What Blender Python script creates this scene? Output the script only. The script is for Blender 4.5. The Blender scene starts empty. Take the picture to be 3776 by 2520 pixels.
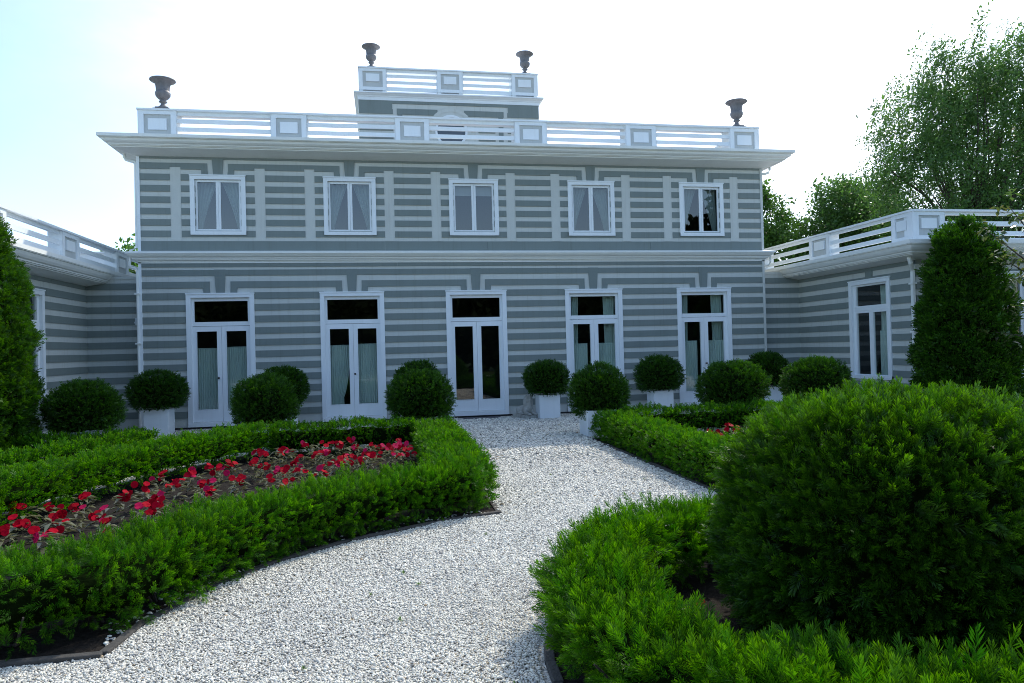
import bpy, math
import numpy as np
from mathutils import Vector, Matrix
rng = np.random.default_rng(7)
scene = bpy.context.scene
COL = scene.collection

# ------------------------------------------------------------------ helpers
def link(o, parent=None):
    COL.objects.link(o)
    if parent is not None: o.parent = parent
    return o

def tag(o, label=None, cat=None, group=None, kind=None):
    if label: o["label"] = label
    if cat: o["category"] = cat
    if group: o["group"] = group
    if kind: o["kind"] = kind
    return o

def empty(name, loc=(0, 0, 0), rz=0.0):
    o = bpy.data.objects.new(name, None)
    o.empty_display_size = 0.2
    o.location = loc
    o.rotation_euler = (0, 0, rz)
    return link(o)

def mesh_np(name, verts, faces_list, mats, parent=None, smooth=False, mat_idx=None, attrs=None):
    """faces_list: list of (n,k) int arrays."""
    verts = np.asarray(verts, np.float32).reshape(-1, 3)
    me = bpy.data.meshes.new(name)
    me.vertices.add(len(verts))
    me.vertices.foreach_set("co", verts.ravel())
    loops = np.concatenate([f.ravel() for f in faces_list]).astype(np.int32)
    sizes = np.concatenate([np.full(len(f), f.shape[1], np.int32) for f in faces_list])
    starts = np.concatenate([[0], np.cumsum(sizes)[:-1]]).astype(np.int32)
    me.loops.add(len(loops)); me.loops.foreach_set("vertex_index", loops)
    me.polygons.add(len(sizes)); me.polygons.foreach_set("loop_start", starts)
    if mat_idx is not None: me.polygons.foreach_set("material_index", np.asarray(mat_idx, np.int32))
    if smooth: me.polygons.foreach_set("use_smooth", np.ones(len(sizes), bool))
    for m in (mats if isinstance(mats, (list, tuple)) else [mats]): me.materials.append(m)
    if attrs:
        for k, v in attrs.items():
            a = me.attributes.new(k, 'FLOAT', 'POINT')
            a.data.foreach_set("value", np.asarray(v, np.float32))
    me.update(calc_edges=True)
    o = bpy.data.objects.new(name, me)
    return link(o, parent)

class MB:
    """Collects boxes, prisms, sweeps and lathes into one mesh; xf maps local points to the world."""
    def __init__(s, xf=None):
        s.v = []; s.f = []; s.m = []; s.n = 0; s.xf = xf
    def add(s, pts, faces, mat=0):
        pts = np.asarray(pts, float).reshape(-1, 3)
        if s.xf is not None: pts = s.xf(pts)
        s.v.append(pts)
        for f in faces:
            s.f.append([i + s.n for i in f]); s.m.append(mat)
        s.n += len(pts)
    def box(s, a0, a1, b0, b1, c0, c1, mat=0):
        p = [(x, y, z) for z in (c0, c1) for y in (b0, b1) for x in (a0, a1)]
        s.add(p, [(0, 1, 3, 2), (4, 6, 7, 5), (0, 4, 5, 1), (2, 3, 7, 6), (0, 2, 6, 4), (1, 5, 7, 3)], mat)
    def prism(s, poly, d0, d1, mat=0):
        """poly: (u,z) points, extruded along local d (2nd coordinate)."""
        n = len(poly)
        p = [(u, d0, z) for u, z in poly] + [(u, d1, z) for u, z in poly]
        f = [tuple(range(n)), tuple(range(2 * n - 1, n - 1, -1))]
        f += [(i, i + n, (i + 1) % n + n, (i + 1) % n) for i in range(n)]
        s.add(p, f, mat)
    def quad(s, a, b, c, d, mat=0): s.add([a, b, c, d], [(0, 1, 2, 3)], mat)
    def rectring(s, foot, prof, mat=0, closed_prof=False):
        """sweep profile (t,z) round the rectangle foot=(x0,x1,y0,y1), mitred."""
        x0, x1, y0, y1 = foot; k = len(prof); pts = []
        for t, z in prof:
            pts += [(x0 - t, y0 - t, z), (x1 + t, y0 - t, z), (x1 + t, y1 + t, z), (x0 - t, y1 + t, z)]
        f = []
        for i in range(k if closed_prof else k - 1):
            j = (i + 1) % k
            for c in range(4):
                e = (c + 1) % 4
                f.append((i * 4 + c, i * 4 + e, j * 4 + e, j * 4 + c))
        s.add(pts, f, mat)
    def lathe(s, prof, seg=24, origin=(0, 0, 0), mat=0, flute=None):
        pts = []; ox, oy, oz = origin
        for r, z in prof:
            for i in range(seg):
                a = 2 * math.pi * i / seg
                rr = r
                if flute and flute[0] < z < flute[1]: rr = r * (1 + flute[2] * (1 if i % 2 else -1))
                pts.append((ox + rr * math.cos(a), oy + rr * math.sin(a), oz + z))
        f = []
        for k in range(len(prof) - 1):
            for i in range(seg):
                j = (i + 1) % seg
                f.append((k * seg + i, k * seg + j, (k + 1) * seg + j, (k + 1) * seg + i))
        f.append(tuple(range(seg - 1, -1, -1))); f.append(tuple((len(prof) - 1) * seg + i for i in range(seg)))
        s.add(pts, f, mat)
    def tube(s, path, rad, seg=8, mat=0):
        path = [np.array(p, float) for p in path]; n = len(path)
        rad = [rad] * n if np.isscalar(rad) else rad
        pts = []
        for i, p in enumerate(path):
            t = path[min(i + 1, n - 1)] - path[max(i - 1, 0)]; t /= (np.linalg.norm(t) + 1e-9)
            h = np.array([0, 0, 1.0]) if abs(t[2]) < .9 else np.array([1.0, 0, 0])
            a = np.cross(t, h); a /= np.linalg.norm(a); b = np.cross(t, a)
            for k in range(seg):
                w = 2 * math.pi * k / seg
                pts.append(p + rad[i] * (math.cos(w) * a + math.sin(w) * b))
        f = []
        for i in range(n - 1):
            for k in range(seg):
                j = (k + 1) % seg
                f.append((i * seg + k, i * seg + j, (i + 1) * seg + j, (i + 1) * seg + k))
        f.append(tuple(range(seg))); f.append(tuple((n - 1) * seg + k for k in range(seg)))
        s.add(pts, f, mat)
    def build(s, name, mats, parent=None, smooth=False, bevel=0.0):
        me = bpy.data.meshes.new(name)
        me.from_pydata(np.concatenate(s.v).tolist(), [], s.f)
        for m in (mats if isinstance(mats, (list, tuple)) else [mats]): me.materials.append(m)
        me.polygons.foreach_set("material_index", np.array(s.m, np.int32))
        if smooth: me.polygons.foreach_set("use_smooth", np.ones(len(s.f), bool))
        me.update(calc_edges=True)
        o = link(bpy.data.objects.new(name, me), parent)
        if bevel:
            b = o.modifiers.new("bevel", 'BEVEL'); b.width = bevel; b.segments = 2; b.limit_method = 'ANGLE'
        return o

# ------------------------------------------------------------------ materials
def nodes(name):
    m = bpy.data.materials.new(name); m.use_nodes = True
    nt = m.node_tree; nt.nodes.clear()
    out = nt.nodes.new('ShaderNodeOutputMaterial')
    return m, nt, out
def N(nt, t, **kw):
    n = nt.nodes.new(t)
    for k, v in kw.items():
        if k in n.inputs: n.inputs[k].default_value = v
        else: setattr(n, k, v)
    return n
def ramp(nt, stops, fac=None):
    r = nt.nodes.new('ShaderNodeValToRGB'); e = r.color_ramp.elements
    while len(e) < len(stops): e.new(0.5)
    for i, (p, c) in enumerate(stops):
        e[i].position = p; e[i].color = (*c, 1)
    if fac is not None: nt.links.new(fac, r.inputs[0])
    return r

def paint(name, col, rough=0.55, var=0.06, bump=0.15, scale=3.0, streak=True, sk=.8, spec=.5):
    m, nt, out = nodes(name); L = nt.links.new
    b = N(nt, 'ShaderNodeBsdfPrincipled', Roughness=rough); b.inputs['Specular IOR Level'].default_value = spec
    tc = N(nt, 'ShaderNodeTexCoord')
    mp = N(nt, 'ShaderNodeMapping'); mp.inputs['Scale'].default_value = (1, 1, 0.35 if streak else 1)
    L(tc.outputs['Object'], mp.inputs[0])
    n1 = N(nt, 'ShaderNodeTexNoise', Scale=scale, Detail=6.0, Roughness=0.65); L(mp.outputs[0], n1.inputs['Vector'])
    c = np.array(col)
    r = ramp(nt, [(0.25, tuple(c * (1 - var))), (0.5, tuple(c)), (0.8, tuple(np.minimum(c * (1 + var * .6), .95)))], n1.outputs[0])
    mp2 = N(nt, 'ShaderNodeMapping'); mp2.inputs['Scale'].default_value = (7, 7, .22); L(tc.outputs['Object'], mp2.inputs[0])
    n3 = N(nt, 'ShaderNodeTexNoise', Scale=2.0, Detail=5.0, Roughness=.6); L(mp2.outputs[0], n3.inputs['Vector'])
    r3 = ramp(nt, [(.28, (.86, .85, .82)), (.46, (1, 1, 1))], n3.outputs[0]); mm = N(nt, 'ShaderNodeMix', data_type='RGBA', blend_type='MULTIPLY'); mm.inputs[0].default_value = sk if streak else 0.0
    L(r.outputs[0], mm.inputs[6]); L(r3.outputs[0], mm.inputs[7]); L(mm.outputs[2], b.inputs['Base Color'])
    n2 = N(nt, 'ShaderNodeTexNoise', Scale=45.0, Detail=4.0); L(tc.outputs['Object'], n2.inputs['Vector'])
    bp = N(nt, 'ShaderNodeBump', Strength=bump, Distance=0.01); L(n2.outputs[0], bp.inputs['Height'])
    L(bp.outputs[0], b.inputs['Normal']); L(b.outputs[0], out.inputs[0])
    return m

WHITE = paint('white_paint', (.79, .83, .85), .45, .05, .08, sk=.25)
WHITE2 = paint('cream_white_paint', (.80, .82, .79), .5, .05, .08, sk=.3)
LIGHT = paint('pale_grey_boards', (.565, .585, .55), .6, .06, .2)
DARK = paint('slate_grey_boards', (.185, .222, .21), .6, .08, .2)
PANELGREY = paint('panel_grey', (.52, .54, .53), .6, .05, .1)
ROOF = paint('roof_membrane', (.28, .28, .29), .8, .2, .3)
LEAD = paint('weathered_lead', (.17, .165, .175), .5, .3, .5, 9.0)
STONE = paint('weathered_stone', (.44, .43, .39), .85, .45, .8, 7.0)
KERB = paint('kerb_stone', (.06, .057, .053), .9, .4, .9, 6.0, False)
BLACK = paint('black_metal_and_gap_shade', (.02, .02, .022), .4, .2, .1)  # metal parts, and the shadow gap painted along the wall base
BRASS = paint('aged_brass', (.12, .09, .06), .35, .2, .1)
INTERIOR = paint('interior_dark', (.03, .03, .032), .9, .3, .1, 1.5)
BLIND = paint('roller_blind', (.75, .75, .72), .8, .03, .1)
BARK = paint('bark', (.07, .055, .045), .95, .4, 1.0, 8.0)
MAT = paint('door_mat', (.09, .09, .10), .95, .4, 1.0, 12.0)

def glass_mat(name='window_glass', tint=(.74, .81, .79, 1), ior=1.75):
    m, nt, out = nodes(name); L = nt.links.new
    t = N(nt, 'ShaderNodeBsdfTransparent'); t.inputs[0].default_value = tint
    g = N(nt, 'ShaderNodeBsdfGlossy', Roughness=0.0); g.inputs[0].default_value = (1, 1, 1, 1)
    fr = N(nt, 'ShaderNodeFresnel')
    ge = N(nt, 'ShaderNodeNewGeometry'); mf = N(nt, 'ShaderNodeMath', operation='MULTIPLY_ADD'); mf.inputs[1].default_value = -2; mf.inputs[2].default_value = 1; L(ge.outputs['Backfacing'], mf.inputs[0])
    pw = N(nt, 'ShaderNodeMath', operation='POWER'); pw.inputs[0].default_value = ior; L(mf.outputs[0], pw.inputs[1]); L(pw.outputs[0], fr.inputs['IOR'])
    tc = N(nt, 'ShaderNodeTexCoord'); n = N(nt, 'ShaderNodeTexNoise', Scale=1.1, Detail=2.0)
    L(tc.outputs['Object'], n.inputs['Vector'])
    bp = N(nt, 'ShaderNodeBump', Strength=.06, Distance=.02); L(n.outputs[0], bp.inputs['Height'])
    L(bp.outputs[0], g.inputs['Normal'])
    mx = N(nt, 'ShaderNodeMixShader'); L(fr.outputs[0], mx.inputs[0]); L(t.outputs[0], mx.inputs[1]); L(g.outputs[0], mx.inputs[2])
    L(mx.outputs[0], out.inputs[0]); return m
GLASS = glass_mat()
GLASSUP = glass_mat('upper_window_glass', (.50, .55, .56, 1), 1.95)

def cloth_mat():
    m, nt, out = nodes('curtain_cloth'); L = nt.links.new
    d = N(nt, 'ShaderNodeBsdfDiffuse'); d.inputs[0].default_value = (.80, .88, .82, 1)
    t = N(nt, 'ShaderNodeBsdfTranslucent'); t.inputs[0].default_value = (.75, .85, .78, 1)
    mx = N(nt, 'ShaderNodeMixShader'); mx.inputs[0].default_value = .3
    L(d.outputs[0], mx.inputs[1]); L(t.outputs[0], mx.inputs[2]); L(mx.outputs[0], out.inputs[0]); return m
CLOTH = cloth_mat()

def leaf_mat(name, dark, mid, tip, rough=.4, trans=.35, spec=.35):
    """rnd: random per sprig; tip: 0 at the sprig base, 1 at its young end."""
    m, nt, out = nodes(name); L = nt.links.new
    a = N(nt, 'ShaderNodeAttribute', attribute_name='rnd'); b = N(nt, 'ShaderNodeAttribute', attribute_name='tip')
    r = ramp(nt, [(0, dark), (.55, mid), (1, tuple(np.array(mid) * 1.25))], a.outputs['Fac'])
    mx = N(nt, 'ShaderNodeMix', data_type='RGBA'); L(r.outputs[0], mx.inputs[6]); mx.inputs[7].default_value = (*tip, 1)
    L(b.outputs['Fac'], mx.inputs[0])
    p = N(nt, 'ShaderNodeBsdfPrincipled', Roughness=rough); L(mx.outputs[2], p.inputs['Base Color'])
    p.inputs['Specular IOR Level'].default_value = spec
    t = N(nt, 'ShaderNodeBsdfTranslucent')
    hs = N(nt, 'ShaderNodeHueSaturation', Saturation=1.1, Value=1.5); L(mx.outputs[2], hs.inputs['Color']); L(hs.outputs[0], t.inputs[0])
    ms = N(nt, 'ShaderNodeMixShader'); ms.inputs[0].default_value = trans
    L(p.outputs[0], ms.inputs[1]); L(t.outputs[0], ms.inputs[2]); L(ms.outputs[0], out.inputs[0]); return m
YEW = leaf_mat('yew_needles', (.005, .030, .001), (.023, .118, .003), (.18, .40, .010), .5, .42, .22)
YEWBUSH = leaf_mat('yew_bush_needles', (.005, .024, .002), (.012, .062, .003), (.15, .35, .012), .42, .38, .35)
YEWBALL = leaf_mat('yew_ball_needles', (.006, .024, .005), (.015, .058, .006), (.10, .25, .012), .48, .30, .25)
YEWCONE = leaf_mat('yew_cone_needles', (.008, .032, .004), (.022, .085, .006), (.11, .25, .013), .42, .32, .35)
CORE = paint('painted_inner_shade', (.006, .012, .003), 1.0, .4, .6, 10.0, False, spec=0.0)  # near-black colour paints the deep shade inside hedges and bushes
TREELEAF = leaf_mat('tree_leaves', (.03, .072, .02), (.062, .14, .032), (.14, .25, .06), .4, .45, .4)
TREELEAF2 = leaf_mat('bright_tree_leaves', (.03, .075, .018), (.06, .14, .025), (.14, .26, .05), .4, .42, .4)
CHERRY = leaf_mat('cherry_leaves', (.03, .06, .02), (.06, .12, .03), (.14, .12, .04), .25, .35, .8)
IMPLEAF = leaf_mat('impatiens_leaves', (.03, .042, .018), (.085, .095, .045), (.22, .21, .12), .35, .2, .6)
DARKLEAF = leaf_mat('dark_far_leaves', (.006, .012, .004), (.012, .022, .007), (.02, .03, .01), .8, .1, .1)
WEED = leaf_mat('weed_leaves', (.05, .10, .02), (.09, .18, .04), (.14, .24, .05), .5, .3, .3)

def petal_mat():
    m, nt, out = nodes('red_petals'); L = nt.links.new
    a = N(nt, 'ShaderNodeAttribute', attribute_name='rnd')
    r = ramp(nt, [(0, (.26, .001, .008)), (.55, (.42, .0015, .016)), (.88, (.46, .003, .03)), (1, (.50, .012, .08))], a.outputs['Fac'])
    p = N(nt, 'ShaderNodeBsdfPrincipled', Roughness=.6); L(r.outputs[0], p.inputs['Base Color']); p.inputs['Specular IOR Level'].default_value = .04
    t = N(nt, 'ShaderNodeBsdfTranslucent'); L(r.outputs[0], t.inputs[0])
    ms = N(nt, 'ShaderNodeMixShader'); ms.inputs[0].default_value = .25
    L(p.outputs[0], ms.inputs[1]); L(t.outputs[0], ms.inputs[2]); L(ms.outputs[0], out.inputs[0]); return m
PETAL = petal_mat()

def pebble_mat():
    m, nt, out = nodes('white_pebbles'); L = nt.links.new
    a = N(nt, 'ShaderNodeAttribute', attribute_name='rnd')
    r = ramp(nt, [(0, (.22, .21, .19)), (.06, (.38, .365, .33)), (.24, (.54, .52, .47)), (.7, (.73, .71, .61)), (.985, (.84, .82, .71)), (.99, (.55, .48, .34)), (1, (.40, .28, .16))], a.outputs['Fac'])
    r.color_ramp.interpolation = 'LINEAR'
    p = N(nt, 'ShaderNodeBsdfPrincipled', Roughness=.6); L(r.outputs[0], p.inputs['Base Color'])
    tc = N(nt, 'ShaderNodeTexCoord'); n = N(nt, 'ShaderNodeTexNoise', Scale=160.0, Detail=3.0); L(tc.outputs['Object'], n.inputs['Vector'])
    bp = N(nt, 'ShaderNodeBump', Strength=.4, Distance=.004); L(n.outputs[0], bp.inputs['Height']); L(bp.outputs[0], p.inputs['Normal'])
    L(p.outputs[0], out.inputs[0]); return m
PEBBLE = pebble_mat()

def gravel_ground():
    m, nt, out = nodes('gravel_ground'); L = nt.links.new
    tc = N(nt, 'ShaderNodeTexCoord')
    v = N(nt, 'ShaderNodeTexVoronoi', Scale=62.0); L(tc.outputs['Object'], v.inputs['Vector'])
    sp = N(nt, 'ShaderNodeSeparateColor'); L(v.outputs['Color'], sp.inputs[0])
    r = ramp(nt, [(0, (.21, .20, .18)), (.15, (.42, .405, .36)), (.6, (.60, .58, .51)), (1, (.75, .72, .63))], sp.outputs[0])
    n = N(nt, 'ShaderNodeTexNoise', Scale=.8, Detail=5.0); L(tc.outputs['Object'], n.inputs['Vector'])
    r2 = ramp(nt, [(.3, (.80, .80, .80)), (.65, (1, 1, 1))], n.outputs[0])
    mx = N(nt, 'ShaderNodeMix', data_type='RGBA', blend_type='MULTIPLY'); mx.inputs[0].default_value = 1
    L(r.outputs[0], mx.inputs[6]); L(r2.outputs[0], mx.inputs[7])
    p = N(nt, 'ShaderNodeBsdfPrincipled', Roughness=.75); L(mx.outputs[2], p.inputs['Base Color'])
    bp = N(nt, 'ShaderNodeBump', Strength=1.0, Distance=.02); bp.invert = True
    L(v.outputs['Distance'], bp.inputs['Height']); L(bp.outputs[0], p.inputs['Normal']); L(p.outputs[0], out.inputs[0]); return m
GRAVEL = gravel_ground()

def soil_mat(name, c0, c1, sc):
    m, nt, out = nodes(name); L = nt.links.new
    tc = N(nt, 'ShaderNodeTexCoord'); n = N(nt, 'ShaderNodeTexNoise', Scale=sc, Detail=8.0, Roughness=.75); L(tc.outputs['Object'], n.inputs['Vector'])
    r = ramp(nt, [(.3, c0), (.7, c1)], n.outputs[0])
    p = N(nt, 'ShaderNodeBsdfPrincipled', Roughness=.95); L(r.outputs[0], p.inputs['Base Color']); p.inputs['Specular IOR Level'].default_value = .1
    bp = N(nt, 'ShaderNodeBump', Strength=1.0, Distance=.04); L(n.outputs[0], bp.inputs['Height']); L(bp.outputs[0], p.inputs['Normal'])
    L(p.outputs[0], out.inputs[0]); return m
SOIL = soil_mat('garden_soil', (.011, .009, .008), (.048, .041, .036), 28.0)
LAWN = soil_mat('distant_ground', (.03, .05, .015), (.06, .09, .03), 3.0)

# ------------------------------------------------------------------ camera
CAMP = np.array([-2.4155, -18.6798, 1.7733]); F_PX = 2648.14; YAW, PITCH, ROLL = .1770, .0096, -.0257
cy_, sy_, cp_, sp_ = math.cos(YAW), math.sin(YAW), math.cos(PITCH), math.sin(PITCH)
right0 = np.array([cy_, -sy_, 0]); fwd = np.array([sy_ * cp_, cy_ * cp_, sp_]); up0 = np.cross(right0, fwd)
rt = math.cos(ROLL) * right0 + math.sin(ROLL) * up0; upv = math.cos(ROLL) * up0 - math.sin(ROLL) * right0
cam = bpy.data.cameras.new('camera'); cam.sensor_width = 36; cam.lens = F_PX / 3776 * 36; cam.clip_end = 2000; cam.clip_start = .05
co = link(bpy.data.objects.new('camera', cam))
M = Matrix.Identity(4)
for i in range(3):
    M[i][0] = rt[i]; M[i][1] = upv[i]; M[i][2] = -fwd[i]; M[i][3] = CAMP[i]
co.matrix_world = M
scene.camera = co
def to_px(P):
    """image coordinates (0..1, 0..1 from top left) and depth."""
    d = np.asarray(P) - CAMP
    x, y, z = d @ rt, d @ upv, d @ fwd
    z = np.where(z < .05, .05, z)
    return .5 + F_PX * x / z / 3776, .5 - F_PX * y / z / 2520, d @ fwd

# ------------------------------------------------------------------ light and sky
S = Vector((.75, .79, 1.0)).normalized()
EL = math.asin(S.z); AZ = math.atan2(S.x, S.y)
w = bpy.data.worlds.new('World'); scene.world = w; w.use_nodes = True
nt = w.node_tree; nt.nodes.clear(); L = nt.links.new
wo = N(nt, 'ShaderNodeOutputWorld'); bg = N(nt, 'ShaderNodeBackground', Strength=.142)
sky = N(nt, 'ShaderNodeTexSky', sky_type='NISHITA', sun_disc=False, sun_elevation=EL, sun_rotation=AZ, altitude=0.0, air_density=1.0, dust_density=.5, ozone_density=2.6)
tc = N(nt, 'ShaderNodeTexCoord'); mp = N(nt, 'ShaderNodeMapping'); mp.inputs['Scale'].default_value = (1, 1, 2.2); L(tc.outputs['Generated'], mp.inputs[0])
cn = N(nt, 'ShaderNodeTexNoise', Scale=1.6, Detail=7.0, Roughness=.55); L(mp.outputs[0], cn.inputs['Vector'])
cr = ramp(nt, [(.36, (0, 0, 0)), (.66, (1, 1, 1))], cn.outputs[0])
ml = N(nt, 'ShaderNodeMath', operation='MULTIPLY'); L(cr.outputs[0], ml.inputs[0])
vd = N(nt, 'ShaderNodeVectorMath', operation='DOT_PRODUCT'); vd.inputs[1].default_value = (S.x, S.y, S.z); L(tc.outputs['Generated'], vd.inputs[0])
mr = N(nt, 'ShaderNodeMapRange', interpolation_type='SMOOTHSTEP'); mr.inputs['From Min'].default_value = .35; mr.inputs['From Max'].default_value = .95
mr.inputs['To Min'].default_value = .03; mr.inputs['To Max'].default_value = .85; L(vd.outputs['Value'], mr.inputs['Value']); L(mr.outputs[0], ml.inputs[1])
cm = N(nt, 'ShaderNodeMix', data_type='RGBA'); L(ml.outputs[0], cm.inputs[0]); tn = N(nt, 'ShaderNodeMix', data_type='RGBA', blend_type='MULTIPLY'); tn.inputs[0].default_value = 1; tn.inputs[7].default_value = (1, .99, .975, 1); L(sky.outputs[0], tn.inputs[6]); L(tn.outputs[2], cm.inputs[6]); cm.inputs[7].default_value = (7.2, 7.5, 8, 1)
L(cm.outputs[2], bg.inputs[0]); L(bg.outputs[0], wo.inputs[0])
sl = bpy.data.lights.new('sun', 'SUN'); sl.energy = 1.85; sl.angle = math.radians(.9); sl.color = (1, .93, .80)
so = link(bpy.data.objects.new('sun', sl)); so.rotation_euler = S.to_track_quat('Z', 'Y').to_euler(); so.location = (20, 20, 30)
scene.view_settings.view_transform = 'Standard'; scene.view_settings.look = 'None'
scene.view_settings.exposure = 1.12; scene.view_settings.gamma = 1.0
scene.cycles.max_bounces = 8; scene.cycles.transparent_max_bounces = 24
scene.cycles.use_adaptive_sampling = False; scene.cycles.use_denoising = True; scene.cycles.denoising_prefilter = 'NONE'; scene.cycles.filter_width = 1.0; scene.cycles.sample_clamp_indirect = 4.0
# ------------------------------------------------------------------ the house
XW = 8.19; XI = 9.56; YF = -4.2; DEPTH = 11.0; YBACK = 9.0
house = tag(empty('house', (0, 0, 0)), 'grey striped two storey villa with white trim, roof balustrades and low side wings', 'house')

def xf_front(y0=0.0):
    return lambda p: np.stack([p[:, 0], y0 - p[:, 1], p[:, 2]], 1)
def xf_right(x0=XI):     # inner wall of the right wing faces -X, u runs along Y
    return lambda p: np.stack([x0 - p[:, 1], p[:, 0], p[:, 2]], 1)
def xf_left(x0=XI):      # inner wall of the left wing faces +X
    return lambda p: np.stack([-x0 + p[:, 1], p[:, 0], p[:, 2]], 1)

def wall_sheet(mb, u0, u1, z0, z1, holes, mat=0):
    us = sorted({u0, u1, *[h[0] for h in holes], *[h[1] for h in holes]})
    zs = sorted({z0, z1, *[h[2] for h in holes], *[h[3] for h in holes]})
    for a, b in zip(us[:-1], us[1:]):
        for c, d in zip(zs[:-1], zs[1:]):
            mu, mz = (a + b) / 2, (c + d) / 2
            if any(h[0] < mu < h[1] and h[2] < mz < h[3] for h in holes): continue
            mb.quad((a, 0, c), (b, 0, c), (b, 0, d), (a, 0, d), mat)

PROUD = .022
JR = np.random.default_rng(3)
def bar(mb, u0, u1, z0, z1, holes=(), mat=1, d=PROUD):
    segs = [(u0, u1)]
    for h in holes:
        if h[2] < z1 - .002 and h[3] > z0 + .002:
            new = []
            for a, b in segs:
                if h[1] <= a or h[0] >= b: new.append((a, b)); continue
                if h[0] > a: new.append((a, h[0]))
                if h[1] < b: new.append((h[1], b))
            segs = new
    for a, b in segs:
        while b - a > 3.4:        # boards butt end to end with a hairline joint
            j = a + JR.uniform(2.0, 3.2); mb.box(a, j - .002, -.01, d + JR.uniform(-.0012, .0012), z0, z1, mat); a = j + .002
        if b - a > .004: mb.box(a, b, -.01, d + JR.uniform(-.0012, .0012), z0, z1, mat)

PITCH_Z = .29
WC = [-6.345, -3.172, 0.0, 3.19, 6.36]     # centres of the five bays
# ---- main front wall, both storeys, with its proud slate boards
mb = MB(xf_front())
dholes = [(c - .69, c + .69, .16, 3.205) for c in WC]
wholes = [(c - .53, c + .53, 4.80, 6.13) for c in WC]
wall_sheet(mb, -XW, XW, -.2, 7.0, dholes + wholes)
for i in range(2, 13):
    bar(mb, -XW, XW, 3.75 - PITCH_Z * i - .002, 3.912 - PITCH_Z * i, dholes)
bar(mb, -XW, XW, 3.965, 4.06)
def keystone(mb, c, z0, z1, w1, w0):
    mb.prism([(c - w0, z0), (c + w0, z0), (c + w1, z1), (c - w1, z1)], -.01, PROUD + .006, 1)
def bent(mb, ua, ub, zt, zb, zl, o_top, o_bot, i_top, i_bot, notch=()):
    """dark bar with legs down beside the keystones at ua and ub (None = runs to the wall's end)."""
    L_, R_ = [], []
    lo = ua[0] if ua[1] else None; hi = ub[0] if ub[1] else None
    a = lo + o_top if lo is not None else ua[0]; b = hi - o_top if hi is not None else ub[0]
    cuts = [a] + [x for n in notch if a < n[0] and n[1] < b for x in n] + [b]
    # split the bar at the notches (pilaster strips cut into its lower edge)
    mb.box(a, b, -.01, PROUD, zb + .055, zt, 1)
    for k in range(0, len(cuts), 2):
        mb.box(cuts[k], cuts[k + 1], -.01, PROUD, zb, zb + .055, 1)
    if lo is not None:
        mb.prism([(lo + o_bot, zl), (lo + i_bot, zl), (lo + i_top, zb), (lo + o_top, zb)], -.01, PROUD, 1)
    if hi is not None:
        mb.prism([(hi - i_bot, zl), (hi - o_bot, zl), (hi - o_top, zb), (hi - i_top, zb)], -.01, PROUD, 1)
ends = [(-XW, False)] + [(c, True) for c in WC] + [(XW, False)]
for c in WC: keystone(mb, c, 3.315, 3.90, .136, .10)
for a, b in zip(ends[:-1], ends[1:]):
    bar(mb, a[0] + (.125 if a[1] else 0), b[0] - (.125 if b[1] else 0), 3.75, 3.895)
    bent(mb, a, b, 3.607, 3.446, 3.32, .243, .234, .405, .392)
# upper storey
bar(mb, -XW, XW, 4.36, 4.602); bar(mb, -XW, XW, 6.62, 6.70)
strips = []
for c in WC: strips += [(c - 1.112, c - .862), (c + .862, c + 1.112)]
for c in WC: keystone(mb, c, 6.24, 6.63, .133, .106)
for a, b in zip(ends[:-1], ends[1:]):
    bent(mb, a, b, 6.519, 6.366, 6.24, .243, .226, .385, .381, [s for s in strips if a[0] < s[0] and s[1] < b[0]])
cuts = [-XW] + [x for s in strips for x in s] + [XW]
for k in range(6):
    z0 = 4.705 + .2777 * k
    for j in range(0, len(cuts), 2):
        bar(mb, cuts[j], cuts[j + 1], z0, z0 + .154, wholes if k else [])
for s in strips: mb.box(s[0], s[1], -.01, .008, 4.61, 6.42, 0)
mb.box(-XW - .02, -XW + .05, -.02, .03, 0, 6.66, 2); mb.box(XW - .05, XW + .02, -.02, .03, 0, 6.66, 0)
mb.box(-XW, XW, .0, .012, -.02, .045, 3)  # black strip painting the shadow gap at the foot of the wall
mb.build('front_wall', [LIGHT, DARK, WHITE, BLACK], house)
# side walls, rear wall and flat roof of the main block
mb = MB()
mb.quad((-XW, .02, -.2), (-XW, DEPTH, -.2), (-XW, DEPTH, 7), (-XW, .02, 7)); mb.quad((XW, .02, -.2), (XW, DEPTH, -.2), (XW, DEPTH, 7), (XW, .02, 7))
mb.quad((-XW, DEPTH, -.2), (XW, DEPTH, -.2), (XW, DEPTH, 7), (-XW, DEPTH, 7))
for k in range(7):
    z0 = 4.705 + .2777 * k
    mb.box(-XW - .02, -XW + .01, .1, DEPTH, z0, z0 + .154, 1); mb.box(XW - .01, XW + .02, .1, DEPTH, z0, z0 + .154, 1)
mb.build('side_wall', [LIGHT, DARK], house)
mb = MB(); mb.box(-XW, XW, .05, DEPTH, 6.98, 7.03); mb.build('roof', ROOF, house)
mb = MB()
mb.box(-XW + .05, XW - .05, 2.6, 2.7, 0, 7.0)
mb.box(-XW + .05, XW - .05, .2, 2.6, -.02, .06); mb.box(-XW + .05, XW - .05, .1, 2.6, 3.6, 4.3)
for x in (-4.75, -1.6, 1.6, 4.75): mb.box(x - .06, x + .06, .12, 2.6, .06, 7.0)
mb.build('interior', INTERIOR, house)

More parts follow.
